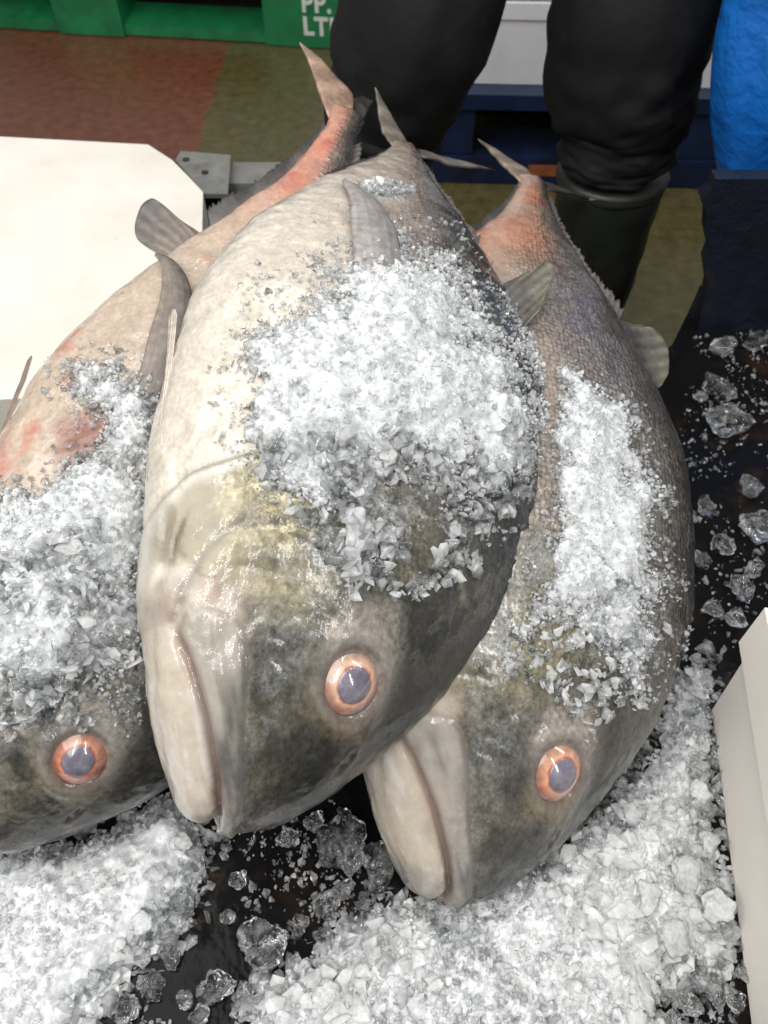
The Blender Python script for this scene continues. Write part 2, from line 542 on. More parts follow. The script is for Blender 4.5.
    C = mixc(C, mixc(A([.30, .28, .25]), A([.11, .107, .10]), np.clip(.35 + 1.2 * js + .8 * jt - .5 * sst(.11, .15, x), 0, 1)), .78 * sst(-.004, .006, sm))
    C = mixc(C, A([.16, .145, .14]), .6 * sst(.045, .0, x) * sst(-.2, .6, jt + .2))
    C = mixc(C, A([.20, .11, .08]), .75 * np.exp(-(dg / .0035) ** 2) * gfade)
    C = mixc(C, A([.12, .11, .10]), .55 * np.exp(-(sm / .0025) ** 2))
    C = mixc(C, A([.06, .057, .05]), .45 * np.exp(-(dp / .003) ** 2))
    for wl in WRINK:
        dw, pw = pdist(x, y, smooth_pl(wl, 14)); C = mixc(C, A([.05, .048, .042]), .55 * np.exp(-(dw / .0016) ** 2) * np.sin(np.pi * np.clip(pw, 0, 1)))
    # fatty lids ahead of and behind the eye
    th = np.arctan2(y - ey, x - ex)
    lid = sst(.052, .022, np.hypot((x - ex) / 1.5, (y - ey) / .95))
    C = mixc(C, A([.34, .305, .265]), lid * np.clip(.38 + .6 * np.cos(th) + .2 * n3, 0, 1) * .85)
    C = mixc(C, A([.26, .21, .13]), sst(.046, .024, r + .006 * nz) * np.clip(-np.cos(th), 0, 1) * .6)
    C = mixc(C, A([.15, .15, .138]), sst(.035 + .006 * n3, .026, r + .004 * nz) * .5)
    C = mixc(C, A([.13, .09, .075]), .7 * np.exp(-((r - re * 1.04) / .0022) ** 2))
    C = mixc(C, A([.04, .037, .032]), .5 * np.exp(-(rn / .0026) ** 2)); C = mixc(C, A([.13, .105, .08]), .25 * np.exp(-((rn - .009) / .006) ** 2))
    # lateral line
    ll = np.interp(x, [.28, .36, .46, .56, .66, .72], [.085, .098, .085, .05, .015, .003])
    C = mixc(C, C * .45, .7 * np.exp(-((y - ll) / .0022) ** 2) * (x > .28) * (x < .72))
    # lateral-line scutes
    C = mixc(C, A([.09, .085, .085]), .6 * np.exp(-((y - .002) / .005) ** 2) * sst(.68, .76, x) * (.5 + .5 * np.sin(x * 620)))
    C = np.clip(C, .01, .9)
    irid = sst(.17, .2, x) * hw * sst(.45, .1, dd) * sst(-.75, -.4, dd) * .95 + .5 * hw * sst(.1, -.2, dd) * sst(-.55, -.3, dd) 
    irid = irid + .45 * (1 - hw) * sst(-.25, .1, dd)
    irid = np.clip(irid * (sm < -.002), 0, 1) * (lid < .3) * (x > .04)
    gold = mixc(A([.62, .55, .34]), A([.55, .57, .58]), np.clip(.5 + 1.4 * fbm(X3 * 14, 3, seed + 77), 0, 1))
    gold = mixc(gold, A([.50, .51, .50]), sst(.17, .14, x))
    gold = mixc(C * A([1.7, 1.55, 1.35]) + A([.036, .032, .026]), gold, hw)
    mott = np.clip(hw * sst(-.62, -.35, dd) + (1 - hw) * (.25 + .5 * sst(-.2, .4, dd)) + .10, .1, 1) * np.where(sm > -.002, .25, 1.)
    mott = mott * (1 - .45 * sst(.045, .028, r + .006 * nz))
    scal = (1 - hw) * (.08 + .92 * sst(-.3, .15, dd + .4 * (look['scale'] - .6))) * look['scale']
    # ---- mesh
    W = fi.pose(P) - fi.c
    V = W.reshape(-1, 3)
    idx = np.arange(NS * NT_).reshape(NS, NT_)
    a = idx[:-1]; b = idx[1:]
    Q = np.stack([a, np.roll(a, -1, 1), np.roll(b, -1, 1), b], -1).reshape(-1, 4)
    # caps
    V = np.vstack([V, V[idx[0]].mean(0), V[idx[-1]].mean(0)])
    i0, i1 = len(V) - 2, len(V) - 1
    T1 = np.stack([np.full(NT_, i0), np.roll(idx[0], -1), idx[0]], -1)
    T2 = np.stack([np.full(NT_, i1), idx[-1], np.roll(idx[-1], -1)], -1)
    me = mesh_np('body', V, Q, np.vstack([T1, T2]))
    # orientation check
    bm = bmesh.new(); bm.from_mesh(me); bmesh.ops.recalc_face_normals(bm, faces=bm.faces); bm.to_mesh(me); bm.free()
    ex2 = lambda arr: np.vstack([arr.reshape(NS * NT_, -1), arr[0].reshape(NT_, -1).mean(0), arr[-1].reshape(NT_, -1).mean(0)])
    attr_col(me, ex2(C)); attr_col(me, ex2(gold), 'gold')
    attr_f(me, ex2(mott[..., None]), 'mott'); attr_f(me, ex2(scal[..., None]), 'scale'); attr_f(me, ex2(irid[..., None]), 'irid')
    attr_v(me, ex2(X * fi.L / .85), 'loc')
    arc = np.cumsum(np.linalg.norm(np.diff(X, axis=1, prepend=X[:, :1]), axis=-1), 1)
    arc = arc - arc[:, NT_ // 4][:, None]
    attr_v(me, ex2(np.stack([S * 185, arc * 200, np.zeros_like(S)], -1)), 'suv')
    link('body', me, M['skin'], root)
    fi.root = root; fi.W = W + fi.c; fi.N = grid_normals(fi.W)
    if (fi.N[NS // 2, NT_ // 4] @ fi.n) < 0: fi.N = -fi.N
    fi.me = me
    # ---- eye
    ez = float(side_z(ex, ey))
    o = fi.pose(A([ex, ey, ez + .0015]))
    e1 = fi.pose(A([ex + .01, ey, float(side_z(ex + .01, ey))])) - fi.pose(A([ex - .01, ey, float(side_z(ex - .01, ey))]))
    e2 = fi.pose(A([ex, ey + .01, float(side_z(ex, ey + .01))])) - fi.pose(A([ex, ey - .01, float(side_z(ex, ey - .01))]))
    e1 /= np.linalg.norm(e1); nn = np.cross(e1, e2); nn /= np.linalg.norm(nn)
    if nn @ fi.n < 0: nn = -nn
    nn = nn + .25 * fi.n; nn /= np.linalg.norm(nn)
    e1 -= nn * (e1 @ nn); e1 /= np.linalg.norm(e1); e2 = np.cross(nn, e1); e1 = e1 * 1.12
    ra = re * fi.L

    def dome(name, r0, h, off, mat, colf, nr=22, na=64, skirt=True, ctr=(0, 0)):
        rr = np.concatenate([np.linspace(0.02, 1, nr), [1.02]]); aa = np.linspace(0, 2 * np.pi, na, endpoint=False)
        RR, AA = np.meshgrid(rr, aa, indexing='ij')
        hh = h * (1 - np.minimum(RR, 1) ** 2); hh[-1] -= .005 if skirt else .0006
        px = RR * np.cos(AA); py = RR * np.sin(AA)
        Vw = o + (px * r0 + ctr[0])[..., None] * e1 + (py * r0 + ctr[1])[..., None] * e2 + (hh + off)[..., None] * nn
        idx = np.arange(RR.size).reshape(RR.shape)
        Q = np.stack([idx[:-1], np.roll(idx[:-1], -1, 1), np.roll(idx[1:], -1, 1), idx[1:]], -1).reshape(-1, 4)
        V = np.vstack([Vw.reshape(-1, 3), (o + ctr[0] * e1 + ctr[1] * e2 + nn * (h + off))[None]]) - fi.c
        Tt = np.stack([np.full(na, RR.size), np.roll(idx[0], -1), idx[0]], -1)
        me = mesh_np(name, V, Q, Tt)
        bm = bmesh.new(); bm.from_mesh(me); bmesh.ops.recalc_face_normals(bm, faces=bm.faces)
        if sum((f.normal.dot(Vector(nn)) for f in list(bm.faces)[:200])) < 0: bmesh.ops.reverse_faces(bm, faces=bm.faces)
        bm.to_mesh(me); bm.free()
        loc = np.vstack([np.stack([px, py, 0 * px], -1).reshape(-1, 3), [[0, 0, 0]]])
        attr_v(me, loc + seed, 'loc')
        if colf is not None: attr_col(me, colf(loc))
        return me, mat

    def icol(loc):
        r = np.hypot(loc[:, 0], loc[:, 1]); a = np.arctan2(loc[:, 1], loc[:, 0])
        n = fbm(np.stack([np.cos(a) * 2, np.sin(a) * 2, r * 3], -1), 3, seed + 3)
        c = ramp(r + .04 * n, [(0, (.4, .15, .1)), (.55, (.34, .10, .05)), (.62, (.62, .40, .28)), (.72, (.48, .235, .155)), (.82, (.31, .125, .085)), (.93, (.21, .105, .085)), (1.02, (.08, .055, .05))])
        w = np.clip(.5 + .6 * np.cos(a - .2) + .35 * n, 0, 1) * sst(.55, .75, r)
        c = mixc(c, A([.42, .31, .23]), w * .6)
        c = c * .9 + .025
        return np.clip(c * A(look.get('iris', (1., 1., 1.))), 0, 1)
    root_e = empty('eye', (0, 0, 0)); root_e.parent = root
    me1, _ = dome('iris', ra, ra * .44, -.0022, None, icol); link('iris', me1, M['eye'], root_e)
    me2, _ = dome('pupil', ra * .54, ra * .14, ra * .325 - .0022, None, None, skirt=False, ctr=(-.01 * ra, 0)); link('pupil', me2, M['pupil'], root_e)
    # moist rim round the eye
    return fi


def fin(fi, name, base, tip, th=.0018, nu=26, nv=22, c0=(.3, .27, .23), c1=(.12, .11, .1), rays=12, jag=0., curve=None, seed=0, label=None):
    """fin membrane lofted from a base line to its margin (canonical coordinates), closed with thickness"""
    def res(pl, n):
        pl = A(pl, float); d = np.concatenate([[0], np.cumsum(np.linalg.norm(np.diff(pl, axis=0), axis=1))]); d /= d[-1]
        q = np.linspace(0, 1, n)
        return np.stack([pchip(d, pl[:, k], q) for k in range(3)], -1)
    B = res(base, nu); E = res(tip, nu)
    if jag:
        E = B + (E - B) * (1 - jag * np.abs(_h(np.arange(nu), np.arange(nu) * 3, np.arange(nu) * 7, seed)))[:, None]
    v = np.linspace(0, 1, nv)
    G = B[:, None] * (1 - v)[None, :, None] + E[:, None] * v[None, :, None]
    if curve is not None: G = G + A(curve) * (np.sin(v * np.pi) )[None, :, None]
    Pw = fi.pose(G); Nn = grid_normals(Pw, False)
    U, Vv = np.meshgrid(np.linspace(0, 1, nu), v, indexing='ij')
    ray = (.5 + .5 * np.cos(U * rays * 2 * np.pi)) ** 2
    tt = th * fi.L * (1 - .75 * Vv) * (.75 + .25 * ray) * np.minimum(1, 6 * np.minimum(U, 1 - U) + .25)
    wob = .002 * fi.L * fbm(G * 25, 3, seed)[..., None] * Nn
    a = Pw + wob + Nn * tt[..., None]; b = Pw + wob - Nn * tt[..., None]
    n = nu * nv; idx = np.arange(n).reshape(nu, nv)
    Q = [np.stack([idx[:-1, :-1], idx[1:, :-1], idx[1:, 1:], idx[:-1, 1:]], -1).reshape(-1, 4)]
    Q.append(Q[0][:, ::-1] + n)
    for e in (idx[0], idx[-1][::-1], idx[:, 0][::-1], idx[:, -1]):
        Q.append(np.stack([e[:-1], e[1:], e[1:] + n, e[:-1] + n], -1))
    me = mesh_np(name, np.vstack([a.reshape(-1, 3), b.reshape(-1, 3)]) - fi.c, np.vstack(Q))
    bm = bmesh.new(); bm.from_mesh(me); bmesh.ops.recalc_face_normals(bm, faces=bm.faces); bm.to_mesh(me); bm.free()
    c = mixc(np.broadcast_to(A(c0), (nu, nv, 3)), np.broadcast_to(A(c1), (nu, nv, 3)), sst(.1, .95, Vv + .15 * fbm(G * 40, 3, seed)))
    c = c * (.74 + .5 * ray)[..., None]
    c = np.clip(c.reshape(-1, 3), .01, .9)
    attr_col(me, np.vstack([c, c])); g = G.reshape(-1, 3); attr_v(me, np.vstack([g, g]), 'loc')
    o = link(name, me, M['fin'], fi.root)
    if label: o['label'] = label
    return o


def ribbon_fin(fi, name, path, width, c0, c1, th=.0025, seed=0, n=40, m=14):
    """sickle fin given by a centre line (x, y, lift above the flank) and widths"""
    pl = A(path, float); d = np.concatenate([[0], np.cumsum(np.linalg.norm(np.diff(pl[:, :2], axis=0), axis=1))]); d /= d[-1]
    q = np.linspace(0, 1, n)
    x, y, l = (pchip(d, pl[:, k], q) for k in range(3))
    w = pchip(np.linspace(0, 1, len(width)), width, q)
    tx, ty = np.gradient(x), np.gradient(y); ln = np.hypot(tx, ty)
    nx, ny = -ty / ln, tx / ln
    cv = np.linspace(-1, 1, m)
    gx = x[:, None] + nx[:, None] * w[:, None] * cv / 2; gy = y[:, None] + ny[:, None] * w[:, None] * cv / 2
    gz = side_z(np.clip(gx, .0, .96), gy) + l[:, None] + .004 * (1 - cv ** 2)[None, :]
    G = np.stack([gx, gy, gz], -1)
    Pw = fi.pose(G); Nn = grid_normals(Pw, False)
    ray = .5 + .5 * np.cos(cv * 5 * np.pi)
    tt = th * fi.L * (.4 + .6 * ray)[None, :] * (1 - .6 * q)[:, None] * np.minimum(1, 5 * (1 - np.abs(cv)) + .3)[None, :]
    a = Pw + Nn * tt[..., None]; b = Pw - Nn * tt[..., None]
    k = n * m; idx = np.arange(k).reshape(n, m)
    Q = [np.stack([idx[:-1, :-1], idx[1:, :-1], idx[1:, 1:], idx[:-1, 1:]], -1).reshape(-1, 4)]
    Q.append(Q[0][:, ::-1] + k)
    for e in (idx[0], idx[-1][::-1], idx[:, 0][::-1], idx[:, -1]):
        Q.append(np.stack([e[:-1], e[1:], e[1:] + k, e[:-1] + k], -1))
    me = mesh_np(name, np.vstack([a.reshape(-1, 3), b.reshape(-1, 3)]) - fi.c, np.vstack(Q))
    bm = bmesh.new(); bm.from_mesh(me); bmesh.ops.recalc_face_normals(bm, faces=bm.faces); bm.to_mesh(me); bm.free()
    U = np.broadcast_to((cv[None, :] * .5 + .5), (n, m))
    c = mixc(np.broadcast_to(A(c0), (n, m, 3)), np.broadcast_to(A(c1), (n, m, 3)), np.clip(U + .2 * fbm(G * 60, 3, seed), 0, 1)) * (.88 + .15 * ray)[None, :, None]
    c = np.clip(c.reshape(-1, 3), .01, .9); attr_col(me, np.vstack([c, c]))
    g = G.reshape(-1, 3); attr_v(me, np.vstack([g, g]), 'loc')
    return link(name, me, M['fin'], fi.root)


def caudal_outline(fi, sg, tip, col, seed):
    """one falcate lobe of the forked tail: lofted between its leading and its trailing edge"""
    n = 34
    q = np.linspace(0, 1, n)
    xt, yt, zt = tip
    st = lambda a, b, c, d: pchip([0, .3, .65, 1], [a, b, c, d], q)
    y1 = sg * .021; dy = yt - y1
    le = np.stack([st(.935, .985, 1.055, xt), st(y1, y1 + .30 * dy, y1 + .64 * dy, yt), st(0, .12 * zt, .5 * zt, zt)], -1)
    y2 = -sg * .004; dy = yt - y2
    te = np.stack([st(.975, 1.015, 1.07, xt + .003), st(y2, y2 + .06 * dy, y2 + .46 * dy, yt), st(0, .12 * zt, .48 * zt, zt)], -1)
    fin(fi, 'caudal_lobe', le, te, th=.0024, nu=n, nv=12, c0=col, c1=tuple(A(col) * .75), rays=3, seed=seed)


LOOK_C = dict(body=[(-1, (.53, .485, .42)), (-.6, (.52, .47, .405)), (-.25, (.44, .39, .335)), (.05, (.30, .245, .215)), (.3, (.115, .105, .10)), (.55, (.055, .055, .053)), (.8, (.032, .034, .036)), (1, (.02, .022, .024))],
              head=[(-1, (.46, .42, .36)), (-.88, (.34, .30, .24)), (-.70, (.20, .18, .135)), (-.5, (.112, .102, .074)), (-.2, (.07, .065, .046)), (.2, (.034, .032, .025)), (.55, (.018, .018, .017)), (1, (.018, .019, .017))],
              flush=(.34, .2, .165), flush_w=.7, blotch=0., scale=.65, brass=1.)
LOOK_R = dict(body=[(-1, (.45, .36, .28)), (-.4, (.33, .27, .22)), (.1, (.20, .17, .145)), (.5, (.125, .11, .098)), (.85, (.06, .056, .052)), (1, (.03, .03, .03))],
              head=[(-1, (.54, .45, .34)), (-.72, (.38, .32, .25)), (-.56, (.14, .125, .098)), (-.1, (.066, .059, .046)), (.4, (.038, .035, .03)), (1, (.035, .035, .032))],
              flush=(.52, .20, .11), flush_w=1.1, blotch=.25, scale=1., brass=.5, iris=(1., .82, .75), red=((.74, -.04, .022), (.83, .0, .02), (.70, -.07, .018)))
LOOK_L = dict(body=[(-1, (.46, .37, .29)), (-.5, (.40, .33, .265)), (0, (.27, .225, .19)), (.4, (.14, .12, .105)), (.8, (.04, .04, .04)), (1, (.02, .02, .02))],
              head=[(-1, (.5, .42, .32)), (-.5, (.25, .21, .16)), (0, (.10, .09, .068)), (.4, (.042, .04, .033)), (1, (.015, .015, .014))],
              flush=(.52, .19, .12), flush_w=1., blotch=.6, scale=.6, brass=.4, axil=True, iris=(.85, .6, .55), red=((.455, -.150, .022), (.30, -.150, .03), (.35, -.13, .014), (.78, -.03, .03), (.86, -.01, .02)))

FC = build_fish('c', [-0.0162, 0.4654, 0.485, 1.408, 0.3685, 0.1785, 0.8601, 0.0848, -0.6445], .955 * KS, 3, LOOK_C)
FR = build_fish('r', [0.1081, 0.4243, 0.4321, 1.4345, 0.3435, 0.2496, 0.846, 0.2361, -0.5833], 1.03 * KS, 40, LOOK_R)
FL = build_fish('l', [-0.1571, 0.4167, 0.4337, 1.2027, 0.3557, 0.3199, 0.8194, -0.0815, -0.4028], 1.0 * KS, 80, LOOK_L)
tag(FC.root, 'topmost middle fish with cream belly and grey lips under a wide heap of ice', 'fish', 'whole fish laid on crushed ice')
tag(FR.root, 'brownish scaly fish with orange-pink tail, its belly under the big middle fish', 'fish', 'whole fish laid on crushed ice')
tag(FL.root, 'beige-bellied fish beside the white lid with its mouth beyond the picture edge', 'fish', 'whole fish laid on crushed ice')

# fins ---------------------------------------------------------------
TAILS = ((FC, (1.12, .16, .022), (.2, .18, .155), (1.12, -.08, .072), (.30, .265, .22), 1),
         (FR, (1.12, .138, -.028), (.08, .075, .07), (1.12, -.106, .006), (.33, .26, .2), 2),
         (FL, (1.12, .02, -.066), (.07, .065, .06), (1.12, -.108, -.024), (.42, .28, .21), 3))
for fi, tu, cu, tl, cl, sd in TAILS:
    caudal_outline(fi, 1, tu, cu, sd); caudal_outline(fi, -1, tl, cl, sd + 9)
    # second dorsal: lobe and the long low fin behind it
    lobe = [(.515, .150, .05), (.54, .157, .05), (.575, .166, .052), (.597, .167, .054), (.60, .162, .054), (.588, .152, .052), (.572, .140, .045)] if fi is FC else [(.545, .170, 0), (.57, .180, 0), (.605, .183, 0), (.634, .175, 0), (.640, .165, 0), (.632, .146, 0)]
    fin(fi, 'dorsal_fin', [(.49, .140, .03), (.52, .128, .032), (.55, .118, .033)] if fi is FC else [(.525, .155, 0), (.575, .134, 0), (.63, .112, 0)], lobe, th=.0024,
        c0=(.055, .05, .045), c1=(.15, .14, .105), rays=6, seed=sd)
    fin(fi, 'dorsal_fin', [(.61, .112, 0), (.7, .071, 0), (.8, .034, 0), (.9, .020, 0)], [(.66, .128, 0), (.74, .080, 0), (.83, .046, 0), (.92, .031, 0)], th=.002,
        c0=(.06, .055, .055), c1=(.16, .14, .13), rays=24, nu=110, nv=8, jag=.3, seed=sd + 4)
    if fi is FL:
        fin(fi, 'anal_fin', [(.60, -.113, 0), (.625, -.104, 0), (.652, -.094, 0)], [(.604, -.135, 0), (.610, -.150, 0), (.628, -.160, 0), (.654, -.164, 0), (.669, -.157, 0), (.666, -.145, 0), (.656, -.120, 0)], th=.0024,
            c0=(.17, .14, .115), c1=(.11, .10, .09), rays=6, seed=sd + 2)
    hgt = .62 if fi is FL else .3
    fin(fi, 'anal_fin', [(.66, -.084, 0), (.76, -.046, 0), (.84, -.026, 0), (.91, -.019, 0)], [(.69, -.080 - .037 * hgt, 0), (.77, -.048 - .03 * hgt, 0), (.86, -.028 - .016 * hgt, 0), (.93, -.021 - .008 * hgt, 0)], th=.002,
        c0=(.1, .085, .08), c1=(.05, .047, .045), rays=3, nu=110, nv=8, jag=.2, seed=sd + 6)
ribbon_fin(FC, 'pectoral_fin', [(.39, -.02, -.008), (.44, -.018, -.002), (.494, -.026, .008), (.558, -.040, .009), (.615, -.068, .004)], [.04, .045, .046, .034, .004], (.34, .315, .30), (.22, .21, .21), seed=4)
ribbon_fin(FL, 'pectoral_fin', [(.40, -.048, -.004), (.45, -.050, .003), (.478, -.055, .010), (.522, -.066, .012), (.565, -.090, .010), (.585, -.116, .011)], [.03, .034, .036, .032, .022, .003], (.26, .22, .19), (.07, .06, .055), seed=6)
for fi, c, xx in ((FC, (.62, .55, .47), .386), (FR, (.5, .42, .33), .386), (FL, (.30, .22, .17), .43)):
    fin(fi, 'pelvic_fin', [(.235, -.142, .03), (.25, -.147, .027), (.265, -.150, .024)], [(xx - .005, -.171, .016), (xx + .002, -.175, .012), (xx - .004, -.178, .009)], th=.002,
        c0=c, c1=tuple(A(c) * .8), rays=3, seed=9)


# ------------------------------------------------------------------ ice
def make_protos(n, flat, k=12, seed=1):
    r = np.random.default_rng(seed); out = []
    for i in range(n):
        pts = r.normal(size=(k, 3)); pts /= np.linalg.norm(pts, axis=1, keepdims=True)
        pts *= r.uniform(.7, 1.1, (k, 1)) * A([1, r.uniform(.55, 1.), r.uniform(*flat)])
        bm = bmesh.new()
        for p in pts: bm.verts.new(p)
        bmesh.ops.convex_hull(bm, input=list(bm.verts))
        bmesh.ops.delete(bm, geom=[v for v in bm.verts if not v.link_faces], context='VERTS')
        bmesh.ops.triangulate(bm, faces=bm.faces)
        bm.verts.index_update()
        out.append((A([v.co[:] for v in bm.verts]), A([[v.index for v in f.verts] for f in bm.faces])))
        bm.free()
    return out


PR_GRAIN = make_protos(24, (.4, .9), 11, 3)
PR_FLAKE = make_protos(24, (.18, .42), 13, 5)


def rand_rot(n, r, tilt=None):
    q = r.normal(size=(n, 4)); q /= np.linalg.norm(q, axis=1, keepdims=True)
    w, x, y, z = q.T
    R = np.stack([1 - 2 * (y * y + z * z), 2 * (x * y - z * w), 2 * (x * z + y * w), 2 * (x * y + z * w), 1 - 2 * (x * x + z * z), 2 * (y * z - x * w),
                  2 * (x * z - y * w), 2 * (y * z + x * w), 1 - 2 * (x * x + y * y)], -1).reshape(-1, 3, 3)
    return R


def flat_rot(n, r, tilt):
    a = r.uniform(0, 2 * np.pi, n); b = r.normal(0, tilt, n); c = r.normal(0, tilt, n); o = np.zeros(n); l = np.ones(n)
    ca, sa, cb, sb, cc, sc = np.cos(a), np.sin(a), np.cos(b), np.sin(b), np.cos(c), np.sin(c)
    Rz = np.stack([ca, -sa, o, sa, ca, o, o, o, l], -1).reshape(-1, 3, 3)
    Rx = np.stack([l, o, o, o, cb, -sb, o, sb, cb], -1).reshape(-1, 3, 3)
    Ry = np.stack([cc, o, sc, o, l, o, -sc, o, cc], -1).reshape(-1, 3, 3)
    return Rx @ Ry @ Rz


def scatter(P, size, protos, r, tilt=None):
    V = []; T = []; off = 0
    R = rand_rot(len(P), r) if tilt is None else flat_rot(len(P), r, tilt); pi = r.integers(0, len(protos), len(P))
    for k, (pv, pf) in enumerate(protos):
        m = np.where(pi == k)[0]
        if not len(m): continue
        v = np.einsum('nij,vj->nvi', R[m], pv) * size[m, None, None] + P[m, None]
        V.append(v.reshape(-1, 3))
        T.append((pf[None] + (np.arange(len(m)) * len(pv))[:, None, None]).reshape(-1, 3) + off)
        off += len(m) * len(pv)
    return np.vstack(V), np.vstack(T)


def stuff(name, V, Q=None, T=None, mat=None, smooth=False, label=None, cat='ice'):
    o = link(name, mesh_np(name, V, Q, T, smooth), mat)
    tag(o, label, cat, None, 'stuff')
    return o


def fish_heap(fi, poly, H, sig, label, n_grain, g_size, fringe, seed, thin_noise=14, n_clear=0, c_poly=None, c_size=(.004, .009), thk=.0062):
    r = np.random.default_rng(seed)
    st = 1
    W = fi.W[::st, :fi.W.shape[1] // 2 + 40:st]; N = fi.N[::st, :fi.W.shape[1] // 2 + 40:st]
    px = proj(W)
    face = np.einsum('ijk,ijk->ij', N, CAM - W) > -.02
    d = sdist(px[..., 0], px[..., 1], poly)
    nz = fbm(W * 38, 4, seed, .6)
    d = np.where(face, d + thin_noise * nz, -50)
    Ns = sum(np.roll(np.roll(N, a, 0), b, 1) for a in (-9, -4, 0, 4, 9) for b in (-9, -4, 0, 4, 9)) / 25.
    up = Ns * .55 + UP_Z * .45; up /= np.linalg.norm(up, axis=-1, keepdims=True)
    lump = fbm(W * 70, 3, seed + 1); fine = fbm(W * 240, 3, seed + 2, .7)
    grit = np.abs(vnoise(W * 420, seed + 3)) + .6 * np.abs(vnoise(W * 700, seed + 4))
    h = H * sst(-2, sig * 2.6, d + 9 * lump) * (1 + .35 * lump) + (.0020 * fine + .0024 * grit) * sst(-2, 14, d) + .0005
    h = np.where(d > 0, h, -.006)
    P = W + up * h[..., None]
    n, m = d.shape; idx = np.arange(n * m).reshape(n, m)
    ok = (d > -3)
    fm = ok[:-1, :-1] | ok[1:, :-1] | ok[1:, 1:] | ok[:-1, 1:]
    Q = np.stack([idx[:-1, :-1], idx[1:, :-1], idx[1:, 1:], idx[:-1, 1:]], -1)[fm]
    used = np.unique(Q); rm = -np.ones(n * m, int); rm[used] = np.arange(len(used))
    so = stuff('crushed_ice', P.reshape(-1, 3)[used], rm[Q], None, M['snow'], True, label)
    attr_f(so.data, np.clip(h / (thk if H > .006 else .003), 0, 1).ravel()[used], 'thick')
    # grains
    area = np.linalg.norm(np.cross(np.gradient(W, axis=0), np.gradient(W, axis=1)), axis=-1)
    wgt = area * (d > -fringe) * np.where(d > 0, 1, np.exp(np.minimum(d, 0) / (fringe * .35))) * face
    wgt = wgt * (.42 + .58 * sst(.8, .2, np.clip(h / .0075, 0, 1)))
    wgt = wgt.ravel() / wgt.sum()
    ch = r.choice(n * m, n_grain, p=wgt)
    size = np.exp(r.normal(math.log(g_size), .38, n_grain)).clip(g_size * .45, g_size * 2.6)
    hh = np.maximum(h.ravel()[ch], 0)
    dd = d.ravel()[ch]
    pos = W.reshape(-1, 3)[ch] + up.reshape(-1, 3)[ch] * (hh + size * r.uniform(.0, .75, n_grain))[:, None] + r.normal(0, .0012, (n_grain, 3))
    milk = (r.random(n_grain) < .8) & (dd > 1)
    size = np.where(milk, size * .85, size)
    for mk, mt in ((milk, M['shard']), (~milk, M['clear'])):
        V, T = scatter(pos[mk], size[mk], PR_GRAIN, r)
        stuff('ice_grains', V, None, T, mt, False, label + ', loose grains ' + ('milky' if mt is M['shard'] else 'clear'))
    if n_clear:
        dc = sdist(px[..., 0], px[..., 1], c_poly) + 10 * nz
        wg = area * (dc > 0) * face * (fbm(W * 45, 3, seed + 9) > -.15); wg = wg.ravel() / wg.sum()
        ch = r.choice(n * m, n_clear, p=wg); size = r.uniform(*c_size, n_clear) * r.choice([.5, .7, 1.], n_clear)
        pos = W.reshape(-1, 3)[ch] + up.reshape(-1, 3)[ch] * (size * r.uniform(.1, .7, n_clear) + np.maximum(h.ravel()[ch], 0))[:, None]
        mk = r.random(n_clear) < .4
        for q, mt, lb in ((mk, 'shard', 'milky'), (~mk, 'clear', 'clear')):
            V, T = scatter(pos[q], size[q], PR_FLAKE, r)
            stuff('ice_grains', V, None, T, M[mt], False, label + ', larger ' + lb + ' crystals')


HEAP_C = [(372, 238), (395, 234), (425, 250), (455, 285), (490, 315), (525, 350), (540, 385), (543, 430), (525, 470), (495, 500), (470, 500), (440, 470), (400, 470), (370, 490), (330, 520), (290, 490), (262, 470), (240, 440), (245, 400), (250, 350), (275, 310), (310, 290), (345, 262)]
CLR_C = [(260, 440), (420, 440), (520, 440), (530, 500), (480, 540), (470, 570), (420, 600), (350, 590), (330, 540), (270, 500)]
fish_heap(FC, HEAP_C, .0105, 36, 'crushed ice heaped on the flank of the big middle fish', 6800, .0017, 34, 21, 26, 800, CLR_C, (.004, .0085))
HEAP_R = [(570, 385), (600, 390), (622, 420), (640, 460), (655, 520), (665, 580), (655, 640), (640, 690), (600, 640), (560, 620), (520, 640), (540, 560), (553, 480), (556, 420)]
CLR_R = [(540, 600), (660, 560), (668, 640), (640, 710), (590, 740), (540, 690), (500, 660)]
fish_heap(FR, HEAP_R, .0075, 16, 'crushed ice along the flank of the brownish fish', 4200, .0016, 24, 22, 22, 450, CLR_R, (.003, .007))
HEAP_L = [(85, 385), (160, 370), (165, 420), (145, 500), (140, 560), (138, 600), (135, 690), (100, 690), (60, 700), (20, 690), (-60, 650), (-60, 530), (0, 520), (50, 490), (85, 450), (95, 415)]
CLR_L = [(-60, 560), (140, 540), (140, 700), (90, 730), (20, 730), (-60, 720)]
fish_heap(FL, HEAP_L, .012, 26, 'crushed ice over the gills of the fish beside the lid', 5000, .0018, 26, 23, 24, 650, CLR_L, (.004, .009), .0085)
# small patches near the tail of the middle fish
fish_heap(FC, [(360, 186), (385, 182), (412, 190), (405, 197), (375, 197)], .004, 8, 'small ice patch near the tail of the middle fish', 260, .0022, 6, 24, 3)

